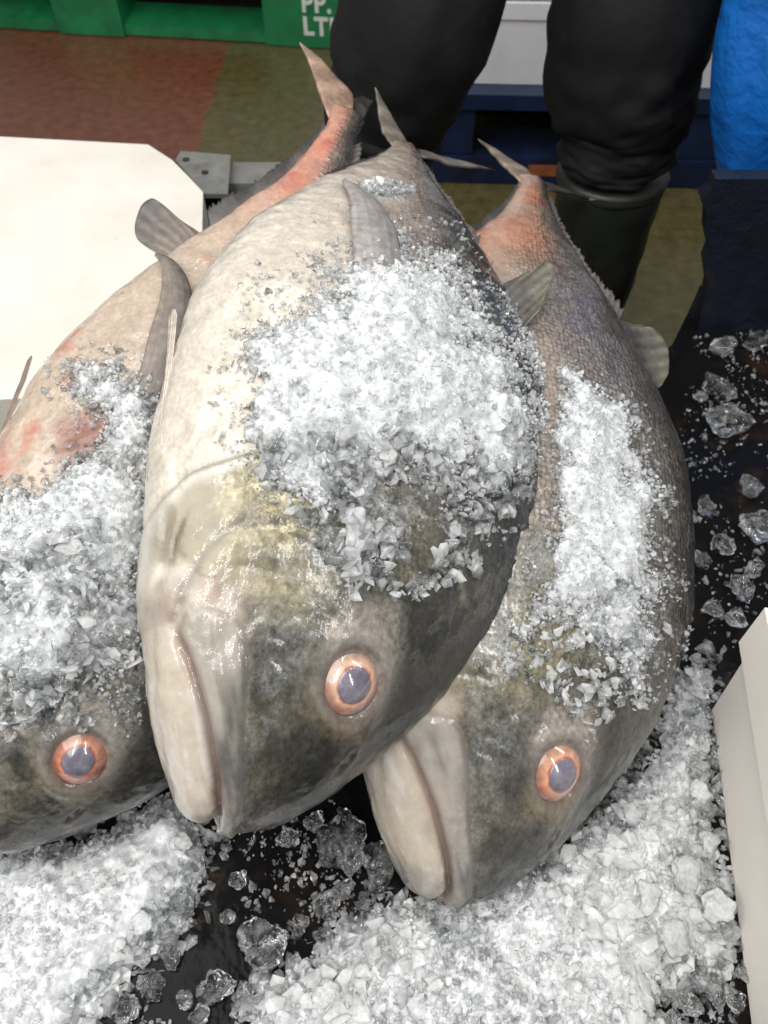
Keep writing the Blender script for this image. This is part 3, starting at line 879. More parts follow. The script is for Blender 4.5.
# ---- ice bed on the tray, a height field that rises to the fish above it
gx = np.arange(-.50, .50, .002); gy = np.arange(-.06, .74, .002)
GX, GY = np.meshgrid(gx, gy, indexing='ij')
P0 = np.stack([GX, GY, np.full_like(GX, TRAY + .012)], -1)
pp0 = proj(P0)
BED_A = [(-200, 850), (0, 850), (100, 835), (165, 800), (200, 815), (205, 850), (185, 900), (165, 930), (125, 970), (95, 1010), (70, 1100), (-200, 1200)]
BED_B = [(262, 1000), (300, 965), (340, 925), (390, 900), (470, 890), (560, 850), (640, 780), (685, 680), (700, 660), (712, 690), (716, 800), (735, 930), (725, 975), (680, 970), (660, 1010), (700, 1050), (560, 1200), (330, 1200), (250, 1060)]
BED_C = [(690, 560), (720, 590), (712, 690), (690, 700), (680, 640)]
nzb = fbm(P0 * A([30, 30, 1]), 4, 91, .6)
da = np.maximum(sdist(pp0[..., 0], pp0[..., 1], BED_A), sdist(pp0[..., 0], pp0[..., 1], BED_B)) + 14 * nzb
# below the fish: ice up to their undersides
trees = [BVHTree.FromPolygons([tuple(v) for v in f.W[::4, ::6].reshape(-1, 3)],
         [(a * n2 + b, a * n2 + (b + 1) % n2, (a + 1) * n2 + (b + 1) % n2, (a + 1) * n2 + b) for n1, n2 in [f.W[::4, ::6].shape[:2]] for a in range(n1 - 1) for b in range(n2)]) for f in (FC, FR, FL)]
under = np.full(GX.shape, 9.)
for i in range(GX.shape[0]):
    for j in range(GX.shape[1]):
        for tr in trees:
            h = tr.ray_cast(Vector((GX[i, j], GY[i, j], -.2)), Vector((0, 0, 1)), 1.5)
            if h[0] is not None: under[i, j] = min(under[i, j], h[0].z)
near = under < 9
lump = fbm(P0 * 18, 3, 55); fine = fbm(P0 * 75, 3, 66) + .55 * fbm(P0 * 190, 3, 67, .7) + .5 * (np.abs(vnoise(P0 * 330, 68)) + .6 * np.abs(vnoise(P0 * 560, 69)))
zb = TRAY - .02 + np.where(da > 0, .02 + .034 * (1 - np.exp(-np.maximum(da, 0) / 55)) + .006 * lump * sst(0, 30, da) + .0035 * fine, 0)
# under the bodies (well back from the heads) the bed carries the fish
carry = near & (GY > .25 + .05 * np.sin(GX * 9)) & (GY < .68)
zb = np.where(carry, np.maximum(zb, np.minimum(under + .004, TRAY + .10)), zb)
zb = np.where(near, np.minimum(zb, under + .006), zb)
nx, ny = GX.shape; idx = np.arange(nx * ny).reshape(nx, ny)
ok = zb > TRAY - .015
fm = ok[:-1, :-1] | ok[1:, :-1] | ok[1:, 1:] | ok[:-1, 1:]
Q = np.stack([idx[:-1, :-1], idx[1:, :-1], idx[1:, 1:], idx[:-1, 1:]], -1)[fm]
used = np.unique(Q); rm = -np.ones(nx * ny, int); rm[used] = np.arange(len(used))
stuff('crushed_ice', np.stack([GX, GY, zb], -1).reshape(-1, 3)[used], rm[Q], None, M['bed'], True, 'bed of crushed ice on the black sheet under and in front of the fish')
r = np.random.default_rng(5)


def bed_scatter(mask, n, smin, smax, protos, mat, label, lift=.5, tilt=None):
    w = mask.ravel().astype(float); w /= w.sum()
    ch = r.choice(nx * ny, n, p=w)
    size = smin * (smax / smin) ** (r.random(n) ** 1.8)
    pos = np.stack([GX, GY, np.maximum(zb, TRAY)], -1).reshape(-1, 3)[ch] + np.stack([r.uniform(-.003, .003, n), r.uniform(-.003, .003, n), size * r.uniform(.05, lift, n)], -1)
    u = under.ravel()[ch]
    k = (pos[:, 2] + size * .5 < u)
    V, T = scatter(pos[k], size[k], protos, r, tilt)
    stuff('ice_grains', V, None, T, mat, False, label)


vis = (pp0[..., 1] > 380) & (pp0[..., 1] < 1120) & (pp0[..., 0] > -60) & (pp0[..., 0] < 800)
bed = (da > -4) & vis
edge = (da > -22) & (da < 26) & vis
bed_scatter(bed & ((pp0[..., 0] > 230) | (da < 24)), 6500, .0012, .0042, PR_GRAIN, M['shard'], 'milky grains of crushed ice spread over the ice bed')
bed_scatter(bed & (pp0[..., 0] < 230) & (da >= 45), 1100, .0012, .0036, PR_GRAIN, M['shard'], 'milky grains of crushed ice on the left ice mound')
bed_scatter(bed & ((pp0[..., 0] > 230) | (da < 40)) & (fbm(P0 * 14, 3, 71) > -.1), 900, .004, .012, PR_FLAKE, M['shard'], 'flat milky flakes of crushed ice lying on the ice bed', .15, .35)
bed_scatter(bed & ((pp0[..., 0] > 230) | (da < 22)) & (fbm(P0 * 14, 3, 72) > .0), 1400, .002, .007, PR_FLAKE, M['clear'], 'clear flakes of crushed ice lying on the ice bed', .3)
bed_scatter(edge, 1500, .003, .010, PR_FLAKE, M['clear'], 'clear flakes of crushed ice along the rim of the ice bed')
# fine crumbs on the open black sheet
GAP = [(165, 930), (200, 850), (215, 810), (330, 790), (390, 880), (300, 965), (250, 1030), (90, 1030)]
BLK = [(685, 420), (700, 330), (790, 310), (790, 650), (715, 690), (690, 640)]
LFT = [(-40, 405), (45, 398), (10, 450), (-40, 470)]
FRT = [(650, 990), (735, 960), (750, 1040), (640, 1060)]
for pl, n, lab in ((GAP, 520, 'in front of the middle fish'), (BLK, 620, 'beside the brownish fish'), (LFT, 150, 'below the white lid'), (FRT, 260, 'beside the foam box')):
    mk = (sdist(pp0[..., 0], pp0[..., 1], pl) > 0) & (fbm(P0 * 25, 3, n) > -.1)
    bed_scatter(mk, n, .0010, .005, PR_GRAIN, M['clear'], 'crumbs of clear ice scattered on the black sheet ' + lab, .9)


# ---- separate lumps of ice
def lump_mesh(name, size, seed, flat=.6, sub=4, sharp=.28):
    bm = bmesh.new(); bmesh.ops.create_icosphere(bm, subdivisions=sub, radius=1)
    rr = np.random.default_rng(seed)
    V = A([v.co[:] for v in bm.verts])
    # cut by random planes -> facets, then weathered with noise
    for k in range(13):
        n = rr.normal(size=3); n /= np.linalg.norm(n); dist = rr.uniform(.5, .85)
        e = V @ n; V = V - np.outer(np.maximum(e - dist, 0), n)
    V = V * (1 + sharp * fbm(V * 1.7, 3, seed)[:, None]) + .06 * fbm(V * 6, 3, seed + 4)[:, None] * V
    V = V * A([1, rr.uniform(.65, 1), flat]) * size
    for v, c in zip(bm.verts, V): v.co = c
    me = bpy.data.meshes.new(name); bm.to_mesh(me); bm.free()
    for p in me.polygons: p.use_smooth = True
    return me


LUMPS = [lump_mesh('ice_lump', 1., 100 + k, f) for k, f in enumerate((.55, .7, .5, .4, .65, .6, .35, .5))]
for me in LUMPS: me.materials.append(M['lump'])


def on_fish(fi, px, py):
    q = proj(fi.W[:, :fi.W.shape[1] // 2]); d = np.hypot(q[..., 0] - px, q[..., 1] - py)
    i, j = np.unravel_index(np.argmin(d), d.shape)
    return fi.W[i, j], fi.N[i, j]


def chunk(px, py, rpx, k, label=None, group=None, mat=None, fi=None, milky=False, lift=.35, rot=None):
    if fi is not None: loc, nrm = on_fish(fi, px, py)
    else: loc = plane(px, py, TRAY + .003); nrm = UP_Z
    size = rpx / F * float((loc - CAM) @ FW)
    me = LUMPS[k % len(LUMPS)]
    if mat is not None: me = me.copy(); me.materials.clear(); me.materials.append(mat)
    o = bpy.data.objects.new('ice_chunk', me); COL.objects.link(o)
    o.location = loc + nrm * size * lift
    q = Vector(nrm).to_track_quat('Z', 'Y').to_matrix() @ Euler((random.uniform(-.3, .3), random.uniform(-.3, .3), rot if rot is not None else random.uniform(0, 6.28))).to_matrix()
    o.rotation_euler = q.to_euler(); o.scale = (size,) * 3
    tag(o, label, 'ice chunk', group)
    return o


G1 = 'loose ice chunks on the black sheet'
chunk(728, 428, 27, 0, 'largest clear ice chunk on the wet black sheet beside the brownish fish', G1)
chunk(716, 390, 19, 1, 'clear ice chunk just above the largest one on the black sheet', G1)
chunk(757, 534, 26, 2, 'glassy ice chunk by the picture edge above the foam box', G1)
chunk(748, 490, 20, 3, 'thin ice chunk between the largest chunk and the glassy one', G1)
chunk(262, 950, 28, 4, 'largest rough ice chunk in the black gap before the fish', G1)
chunk(345, 852, 34, 6, 'flat clear ice slab under the chin of the brownish fish', G1, rot=.3)
chunk(378, 862, 30, 3, 'flat ice plate leaning at the jaw of the brownish fish', G1, rot=1.2)
chunk(215, 990, 22, 5, 'pale ice chunk at the rim of the left ice mound', G1)
chunk(357, 536, 26, 3, 'round milky ice disc lying on the cheek of the middle fish', None, M['flake'], FC, lift=.12).scale.z *= .4
small = [(722, 350, 16), (752, 345, 15), (700, 400, 10), (705, 510, 14), (722, 545, 13), (740, 590, 16), (700, 560, 12), (735, 620, 14), (712, 610, 12), (755, 570, 12), (760, 320, 14), (690, 520, 9),
         (185, 900, 16), (170, 955, 15), (150, 985, 17), (240, 880, 12), (228, 918, 10), (290, 840, 13), (315, 825, 14), (300, 925, 14), (325, 905, 16), (345, 890, 14), (240, 1010, 14), (200, 1018, 13), (185, 1000, 12), (275, 990, 14), (130, 1010, 18), (365, 905, 14),
         (10, 428, 16), (28, 412, 10), (-8, 415, 14), (5, 448, 12),
         (690, 1005, 15), (715, 990, 13), (735, 1005, 13), (700, 1030, 14), (668, 1020, 12), (742, 975, 10)]
for k, (a, b, c) in enumerate(small):
    chunk(a, b, c, k, 'small irregular ice chunk lying loose on the wet black sheet', G1)
G2 = 'large milky ice flakes on the ice bed'
for k, (a, b, c) in enumerate([(640, 900, 20), (680, 880, 19), (700, 850, 15), (705, 915, 20), (665, 940, 22), (692, 800, 13), (500, 990, 26), (390, 985, 18), (560, 965, 20), (330, 1000, 16), (185, 850, 13), (160, 880, 13), (150, 930, 14)]):
    o = chunk(a, b, c, k + 3, 'milky ice flake half sunk in the bed of crushed ice', G2, M['flake'])
    o.location.z += .016; o.scale.z *= .55
for k, (a, b, c) in enumerate([(400, 545, 13), (440, 520, 12), (465, 535, 12), (420, 575, 11), (480, 475, 12), (510, 500, 11), (345, 500, 12), (375, 570, 12)]):
    chunk(a, b, c, k + 2, 'clear ice crystal at the lower rim of the ice heap on the middle fish', 'clear ice crystals on the middle fish', None, FC)
for k, (a, b, c) in enumerate([(48, 620, 16), (30, 660, 15), (75, 650, 16), (60, 685, 13), (105, 640, 14), (20, 590, 15), (8, 735, 11), (50, 730, 12), (110, 600, 14)]):
    chunk(a, b, c, k + 1, 'clear ice chunk behind the eye of the fish beside the lid', 'ice chunks on the fish beside the lid', None, FL)

# ------------------------------------------------------------------ setting
# floor
fm_ = NT('painted_concrete'); v = fm_.obj()
sx = fm_.n('ShaderNodeSeparateXYZ', Vector=v).outputs[0]
wob = fm_.math('ADD', sx, fm_.math('MULTIPLY', fm_.math('SUBTRACT', fm_.noise(v, 9, 5), .5), .03))
XB = float(plane(212, 100, 0)[0])
msk = fm_.ramp(fm_.math('ADD', fm_.math('MULTIPLY', fm_.math('SUBTRACT', wob, XB), 60), .5), [(.0, 0.), (1., 1.)])
c = fm_.mix(msk, (.16, .055, .03), (.10, .085, .032))
n = fm_.noise(v, 35, 8, .7)
c = fm_.mix(1., c, fm_.ramp(n, [(.3, .6), (.7, 1.35)]), 'MULTIPLY')
sp = fm_.ramp(fm_.noise(v, 260, 4, .7), [(.35, .55), (.65, 1.35)])
c = fm_.mix(.7, c, fm_.mix(1., c, sp, 'MULTIPLY'))
fm_.set(Base__Color=c, Roughness=fm_.ramp(fm_.noise(v, 6, 5), [(.40, .04), (.58, .30)]), Normal=fm_.bump(fm_.noise(v, 180, 6, .7), .4, .002))
bm = bmesh.new(); bmesh.ops.create_grid(bm, x_segments=2, y_segments=2, size=30)
fo = bm_obj('floor', bm, fm_.m); tag(fo, kind='structure')

# black plastic sheet over the display tray
tm = NT('black_plastic_sheet'); v = tm.obj()
tm.set(Base__Color=(.006, .0065, .008, 1), Roughness=tm.ramp(tm.noise(v, 30, 5), [(.35, .05), (.65, .16)]))
tm.b.inputs['Specular IOR Level'].default_value = .09
tm.set(Normal=tm.bump(tm.noise(v, 16, 5, .5), .35, .005))
brown_refl = tm.ramp(tm.noise(v, 14, 5, .6), [(.55, (.005, .005, .0055)), (.7, (.022, .013, .008))])  # brownish reflections painted into the sheet colour as patches
tm.set(Base__Color=brown_refl)
pts = [(-1.1, -.35), (1.0, -.35), (1.0, .745), (.62, .74), (.47, .735), tuple(plane(700, 285, TRAY)[:2]), tuple(plane(690, 308, TRAY)[:2]), tuple(plane(672, 345, TRAY)[:2]), (.27, .64), (.12, .68), (-.14, .78), (-.15, 1.06), (-1.1, 1.06)]
bm = bmesh.new(); bm_prism(bm, pts, .0, TRAY); bm_bevel(bm, .012, 3)
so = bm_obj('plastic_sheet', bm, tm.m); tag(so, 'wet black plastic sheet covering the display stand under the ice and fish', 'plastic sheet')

# white foam slab at the left
foam = NT('white_polystyrene'); v = foam.obj(); fbox = simple('warm_polystyrene', (.86, .81, .75), .55, .06, 9, .12, 240, .0008, dirt=((.45, .33, .22), 14, .56, .45))
vo = foam.n('ShaderNodeTexVoronoi', _feature='DISTANCE_TO_EDGE', Vector=v, Scale=230.)
c = foam.ramp(foam.noise(v, 7, 6, .6), [(.3, (.60, .565, .50)), (.55, (.67, .645, .59)), (.75, (.69, .67, .62))])
st = foam.ramp(foam.noise(v, 16, 8, .7), [(.62, 0.), (.74, 1.)])
c = foam.mix(foam.math('MULTIPLY', st, .35), c, (.55, .42, .28))
st2 = foam.n('ShaderNodeVectorMath', _operation='MULTIPLY', i0=v, i1=(9., 70., 9.)).outputs[0]
scr = foam.ramp(foam.noise(st2, 1., 5, .7), [(.64, 0.), (.70, 1.)])
c = foam.mix(foam.math('MULTIPLY', scr, .22), c, (.40, .33, .24))
gr = foam.ramp(foam.noise(v, 70, 3, .6), [(.70, 0.), (.76, 1.)])
c = foam.mix(foam.math('MULTIPLY', gr, .45), c, (.25, .14, .08))
foam.set(Base__Color=c, Roughness=.55, Subsurface__Weight=.2, Normal=foam.bump(foam.ramp(vo.outputs[0], [(0., 0.), (.12, 1.)]), .12, .0008))
foam.b.inputs['Subsurface Radius'].default_value = (.01, .009, .008)
ZP = .9 - .57 * KS
q = [plane(a, b, ZP)[:2] for a, b in ((-160, 128), (148, 144.5), (172, 160), (188, 176), (203, 192), (200, 330), (60, 396), (-200, 412))]
bm = bmesh.new(); bm_prism(bm, q, TRAY + .002, ZP); bm_bevel(bm, .006, 3)
o = bm_obj('foam_slab', bm, foam.m, None, False); tag(o, 'white foam slab with a cut corner lying flat beside the fish', 'foam slab')

# foam box at the right
a = plane(711, 692, TRAY + .02); b = plane(754, 1030, TRAY + .02)
u = (b - a)[:2]; u /= np.linalg.norm(u); w = A([-u[1], u[0]])
if w[0] < 0: w = -w
bt = empty('foam_box', (float(a[0]), float(a[1]), TRAY))
H = .14
cs = A([(0, 0), (.48, 0), (.48, .32), (0, .32)])


def boxpts(inset): return [tuple(u * (x + (inset if x == 0 else -inset)) + w * (y + (inset if y == 0 else -inset))) for x, y in cs]


bm = bmesh.new()
lv = [(boxpts(.006), .002), (boxpts(.003), H * .55), (boxpts(.0), H * .60), (boxpts(-.004), H * .66), (boxpts(-.004), H), (boxpts(.022), H), (boxpts(.03), .03)]
rows = [[bm.verts.new((p[0], p[1], z)) for p in pl] for pl, z in lv]
bm.faces.new(rows[0][::-1]); bm.faces.new(rows[-1])
for r0, r1 in zip(rows[:-1], rows[1:]):
    for i in range(4): bm.faces.new((r0[i], r0[(i + 1) % 4], r1[(i + 1) % 4], r1[i]))
bm_bevel(bm, .007, 3, 25)
bm_obj('box_shell', bm, fbox, bt, False)
tag(bt, 'white foam fish box standing on the black sheet in the right foreground', 'foam box')

# steel bracket and edge bar behind the lid
steel = simple('dull_steel', (.30, .30, .28), .42, .2, 40, .2, 200, metal=.6, dirt=((.16, .12, .08), 30, .52, .6))
bt = empty('steel_bracket', (0, 0, 0))
zz = TRAY + .03
pl = [plane(x, y, zz)[:2] for x, y in ((181, 153), (231, 157), (228, 196), (205, 196), (176, 162))]
bm = bmesh.new(); bm_prism(bm, pl, zz - .003, zz + .003); bm_bevel(bm, .0015, 2)
bm_obj('bracket_plate', bm, steel, bt)
hole = simple('bolt_dark', (.02, .02, .02), .5)
for x, y in ((205, 173), (186, 160)):
    p = plane(x, y, zz + .003)
    bm = bmesh.new(); bmesh.ops.create_cone(bm, cap_ends=True, segments=20, radius1=.0055, radius2=.0045, depth=.004)
    h = bm_obj('bolt', bm, hole, bt, False); h.location = p
p0 = plane(233, 165, TRAY + .02); p1 = plane(330, 160, TRAY + .02)
bm = bmesh.new(); bm_box(bm, p0[0], p1[0], p0[1] - .05, p0[1] + .008, TRAY - .02, TRAY + .02); bm_bevel(bm, .004, 2)
bm_obj('edge_bar', bm, steel, bt)
tag(bt, 'grey steel bracket plate with bolts at the cut corner of the white lid', 'bracket')

# green plastic pallet
green = simple('green_plastic', (.012, .17, .06), .32, .25, 14, .25, 60, .002, dirt=((.03, .06, .04), 12, .5, .5))
white_p = simple('white_lettering', (.62, .66, .62), .5)
g0 = plane(0, 31, 0); g1 = plane(320, 49, 0)
gt = empty('plastic_pallet', (float(g1[0]), float(g1[1]), 0)); gt.rotation_euler.z = math.atan2(g1[1] - g0[1], g1[0] - g0[0])
Wd = 1.2
# local x runs from -Wd to +.04 along the front face, y goes back
pxm = float(np.linalg.norm(g1 - g0)) / 320   # metres per pixel along the front edge
X = lambda px: (px - 320) * pxm
bm = bmesh.new(); bm_box(bm, X(342) - Wd, X(342), 0, .9, .155, .18)
for k in range(5): bm_box(bm, X(342) - Wd, X(342), .03 + k * .18, .12 + k * .18, .1805, .186)
bm_bevel(bm, .006, 2); bm_obj('deck', bm, green, gt)
for x0, x1 in ((62, 128), (268, 342), (-140, -70), (-300, -240)):
    for y0 in (0, .38, .76):
        if X(x1) < X(342) - Wd: continue
        bm = bmesh.new(); bm_box(bm, max(X(x0), X(342) - Wd), X(x1), y0, y0 + .14, .003, .153); bm_bevel(bm, .012, 3)
        bm_obj('block', bm, green, gt)
for y0 in (.012, .39, .77):
    bm = bmesh.new()
    v = bm_box(bm, X(342) - Wd + .01, X(342) - .01, y0, y0 + .115, .004, .05)
    for i in (4, 5): v[i].co.z = .028
    bm_bevel(bm, .008, 2); bm_obj('bottom_rail', bm, green, gt)


def text(s, size, loc, rot, mat, parent, name='lettering', ext=.0012):
    cu = bpy.data.curves.new(name, 'FONT'); cu.body = s; cu.size = size; cu.extrude = ext; cu.space_character = 1.1; cu.offset = .002
    o = bpy.data.objects.new(name, cu); COL.objects.link(o)
    bpy.context.view_layer.update()
    me = bpy.data.meshes.new_from_object(o.evaluated_get(bpy.context.evaluated_depsgraph_get()))
    bpy.data.objects.remove(o)
    x = link(name, me, mat, parent); x.location = loc; x.rotation_euler = rot
    return x


text('PP.', .062, (X(305), -.0014, .092), (rad(90), 0, 0), white_p, gt)
text('LTD', .062, (X(305), -.0014, .036), (rad(90), 0, 0), white_p, gt)
tag(gt, 'green plastic pallet with white letters on the floor behind', 'pallet')

# blue pallet with foam boxes behind the person
blue = simple('blue_pallet_paint', (.007, .018, .062), .4, .3, 10, .3, 40, .002, dirt=((.006, .008, .015), 9, .48, .8))
bp = vert(440, 184, 1.64)
bt = empty('wooden_pallet', (0, 1.64, 0)); bt.rotation_euler.z = rad(-2.5)
bm = bmesh.new(); bm_box(bm, .05, 1.3, 0, .8, .16, .19); bm_bevel(bm, .004, 2); bm_obj('deck', bm, blue, bt)
for x0 in (.06, .60, 1.14):
    for y0 in (.01, .34, .66):
        bm = bmesh.new(); bm_box(bm, x0, x0 + .13, y0, y0 + .12, .062, .158); bm_bevel(bm, .004, 2); bm_obj('block', bm, blue, bt)
for y0 in (0., .33, .65):
    bm = bmesh.new(); bm_box(bm, .05, 1.3, y0, y0 + .14, .002, .06); bm_bevel(bm, .004, 2); bm_obj('bottom_board', bm, blue, bt)
wear = simple('bare_worn_wood', (.30, .09, .035), .6, .3, 50)
bm = bmesh.new(); bm_prism(bm, [(.315, -.0015), (.42, -.0015), (.42, .003), (.315, .003)], .022, .046); bm_bevel(bm, .0008, 1)
w_ = bm_obj('worn_patch', bm, wear, bt)
tag(bt, 'dark blue pallet on the floor behind the standing person, carrying grey-white boxes', 'pallet')

pale = simple('pale_polystyrene', (.72, .72, .74), .55, .08, 8, .1, 250)
tapec = simple('tape', (.68, .66, .62), .25)


def foam_stack(x0, x1, y0, z0, h, d, lab):
    bt = empty('foam_box', ((x0 + x1) / 2, y0 + d / 2, z0)); bt.rotation_euler.z = rad(-2.5)
    hx = (x1 - x0) / 2
    bm = bmesh.new(); bm_box(bm, -hx, hx, -d / 2, d / 2, .001, h * .80); bm_bevel(bm, .008, 3); bm_obj('box_shell', bm, pale, bt)
    bm = bmesh.new(); bm_box(bm, -hx - .004, hx + .004, -d / 2 - .004, d / 2 + .004, h * .80 + .001, h - .001); bm_bevel(bm, .006, 3); bm_obj('lid', bm, pale, bt)
    tag(bt, lab, 'foam box', 'foam boxes on the blue pallet')


foam_stack(.06, .62, 1.675, .19, .15, .4, 'grey-white foam box seen between the legs on the blue pallet')
foam_stack(.63, 1.19, 1.65, .19, .15, .4, 'grey-white foam box seen between leg and blue sack on the blue pallet')
foam_stack(.07, .61, 1.68, .342, .15, .4, 'upper grey-white foam box stacked above the one between the legs')
foam_stack(.64, 1.18, 1.655, .342, .15, .4, 'upper grey-white foam box stacked beside the blue sack')

# dark tub draped with plastic, and the blue sack on it
navy = NT('navy_plastic'); v = navy.obj()
navy.set(Base__Color=navy.ramp(navy.noise(v, 9, 6), [(.35, (.004, .005, .008)), (.6, (.006, .009, .019)), (.72, (.03, .016, .010))]), Roughness=.4, Normal=navy.bump(navy.noise(v, 14, 6, .65), .6, .01))
YB = float(plane(735, 332, TRAY)[1])
le = [vert(a, b, YB) for a, b in ((716, 179), (712, 190), (702, 199), (707, 214), (706, 232), (710, 250), (705, 262), (708, 285), (702, 310), (697, 334))]
rt = [vert(900, 334, YB), vert(900, 179, YB)]
bt = empty('plastic_tub', (float(le[-1][0]), YB, 0))
bm = bmesh.new()
x0 = float(le[5][0]) + .17
bm_box(bm, x0 - bt.location.x, x0 + .5 - bt.location.x, .02, .30, .002, float(le[0][2]) - .004); bm_bevel(bm, .015, 3); bm_obj('tub_body', bm, navy.m, bt)
bm = bmesh.new()
ring = [(p[0] - bt.location.x, p[2]) for p in le] + [(p[0] - bt.location.x, p[2]) for p in rt]
f0 = [bm.verts.new((x, 0, z)) for x, z in ring]; f1 = [bm.verts.new((x, .018, z)) for x, z in ring]
bm.faces.new(f0); bm.faces.new(f1[::-1])
for i in range(len(ring)): bm.faces.new((f0[i], f1[i], f1[(i + 1) % len(ring)], f0[(i + 1) % len(ring)]))
bm_bevel(bm, .003, 2); bm_obj('torn_liner', bm, navy.m, bt)
tag(bt, 'dark navy tub with torn plastic liner at the back of the black sheet', 'tub')

sack = NT('blue_sack_plastic'); v = sack.obj()
sack.set(Base__Color=sack.ramp(sack.noise(v, 8, 5), [(.3, (.004, .10, .42)), (.7, (.008, .17, .62))]), Roughness=.38, Coat__Weight=.2, Subsurface__Weight=.1, Normal=sack.bump(sack.noise(v, 16, 4, .55), 1., .012))
zt = float(le[0][2])
ed = [vert(a, b, YB + .15) for a, b in ((729, -60), (726, 0), (717, 40), (712, 90), (712, 130), (716, 160), (722, 186))]
nz_ = 60; na = 96
zs = np.linspace(ed[-1][2], ed[0][2], nz_)
xl = pchip([p[2] for p in ed[::-1]], [p[0] for p in ed[::-1]], zs)
V = np.zeros((nz_, na, 3)); aa = np.linspace(0, 2 * np.pi, na, endpoint=False)
for i, z in enumerate(zs):
    cx = xl[i] + .24
    e = 1.
    rx = .24; ry = .13 * (1 + .1 * np.sin(z * 9))
    fold = 1 + .05 * np.sin(aa * 9 + z * 7) + .035 * np.sin(aa * 17 - z * 11) + .03 * np.abs(np.sin(aa * 6 + z * 23))
    fold = np.where(np.abs(np.cos(aa) + 1) < .02, 1, fold)
    V[i, :, 0] = cx + rx * np.cos(aa); V[i, :, 1] = YB + .15 + ry * np.sin(aa) * fold; V[i, :, 2] = z
    # bottom rests on the tub except the tongue at the left that hangs over its rim
    lo = zt + .006 - (zt - zs[0] + .006) * sst(-.80, -.97, np.cos(aa))
    V[i, :, 2] = np.maximum(V[i, :, 2], lo)
tp = V[-1].mean(0) + A([0, 0, .03]); bo = V[0].mean(0); bo[2] = zt + .006
idx = np.arange(nz_ * na).reshape(nz_, na)
Q = np.stack([idx[:-1], np.roll(idx[:-1], -1, 1), np.roll(idx[1:], -1, 1), idx[1:]], -1).reshape(-1, 4)
VV = np.vstack([V.reshape(-1, 3), tp[None], bo[None]])
T = np.vstack([np.stack([idx[-1], np.roll(idx[-1], -1), np.full(na, nz_ * na)], -1), np.stack([np.roll(idx[0], -1), idx[0], np.full(na, nz_ * na + 1)], -1)])
o = link('plastic_sack', mesh_np('plastic_sack', VV, Q, T), sack.m); tag(o, 'bright blue plastic sack standing on the dark navy tub', 'sack')

# ------------------------------------------------------------------ person (legs; the rest is above the frame)
cloth = simple('black_work_trousers', (.0055, .0055, .006), .75, .35, 12, .5, 14, .008, spec=.3, dirt=((.03, .028, .025), 18, .6, .5))
rubber = NT('dark_rubber'); v = rubber.obj()
rubber.set(Base__Color=rubber.ramp(rubber.noise(v, 12, 6, .6), [(.35, (.014, .017, .014)), (.7, (.03, .034, .028))]), Roughness=.42, Normal=rubber.bump(rubber.noise(v, 60, 5), .2, .002))


def tube(path, radii, n=40, fold=None, seed=0, squash=1.):
    """rings along a list of centre points, Catmull-smoothed; returns V grid"""
    pl = A(path, float); t = np.linspace(0, 1, len(pl)); q = np.linspace(0, 1, (len(pl) - 1) * 9 + 1)
    C = np.stack([pchip(t, pl[:, k], q) for k in range(3)], -1); Rr = pchip(t, radii, q)
    aa = np.linspace(0, 2 * np.pi, n, endpoint=False); out = np.zeros((len(q), n, 3))
    tg = np.gradient(C, axis=0); tg /= np.linalg.norm(tg, axis=1, keepdims=True)
    for i in range(len(q)):
        e1 = A([1, 0, 0.]) - tg[i] * tg[i][0]; e1 /= np.linalg.norm(e1); e2 = np.cross(tg[i], e1)
        rr = Rr[i] * np.ones(n)
        if fold: rr = rr * (1 + fold * fbm(np.stack([np.cos(aa) * 1.3, np.sin(aa) * 1.3, np.full(n, q[i] * len(pl) * 1.6)], -1), 3, seed))
        out[i] = C[i] + (np.cos(aa) * rr)[:, None] * e1 + (np.sin(aa) * rr * squash)[:, None] * e2
    return out


def tube_mesh(name, V):
    n, m = V.shape[:2]; idx = np.arange(n * m).reshape(n, m)
    Q = np.stack([idx[:-1], np.roll(idx[:-1], -1, 1), np.roll(idx[1:], -1, 1), idx[1:]], -1).reshape(-1, 4)
    VV = np.vstack([V.reshape(-1, 3), V[0].mean(0)[None], V[-1].mean(0)[None]])
    T = np.vstack([np.stack([np.roll(idx[0], -1), idx[0], np.full(m, n * m)], -1), np.stack([idx[-1], np.roll(idx[-1], -1), np.full(m, n * m + 1)], -1)])
    me = mesh_np(name, VV, Q, T)
    bm = bmesh.new(); bm.from_mesh(me); bmesh.ops.recalc_face_normals(bm, faces=bm.faces); bm.to_mesh(me); bm.free()
    return me


PX, PY = .16, 1.05
pr = empty('person', (PX, PY, 0))
tag(pr, 'person standing behind the fish in black trousers and dark rubber boots', 'person')
off = A([PX, PY, 0])


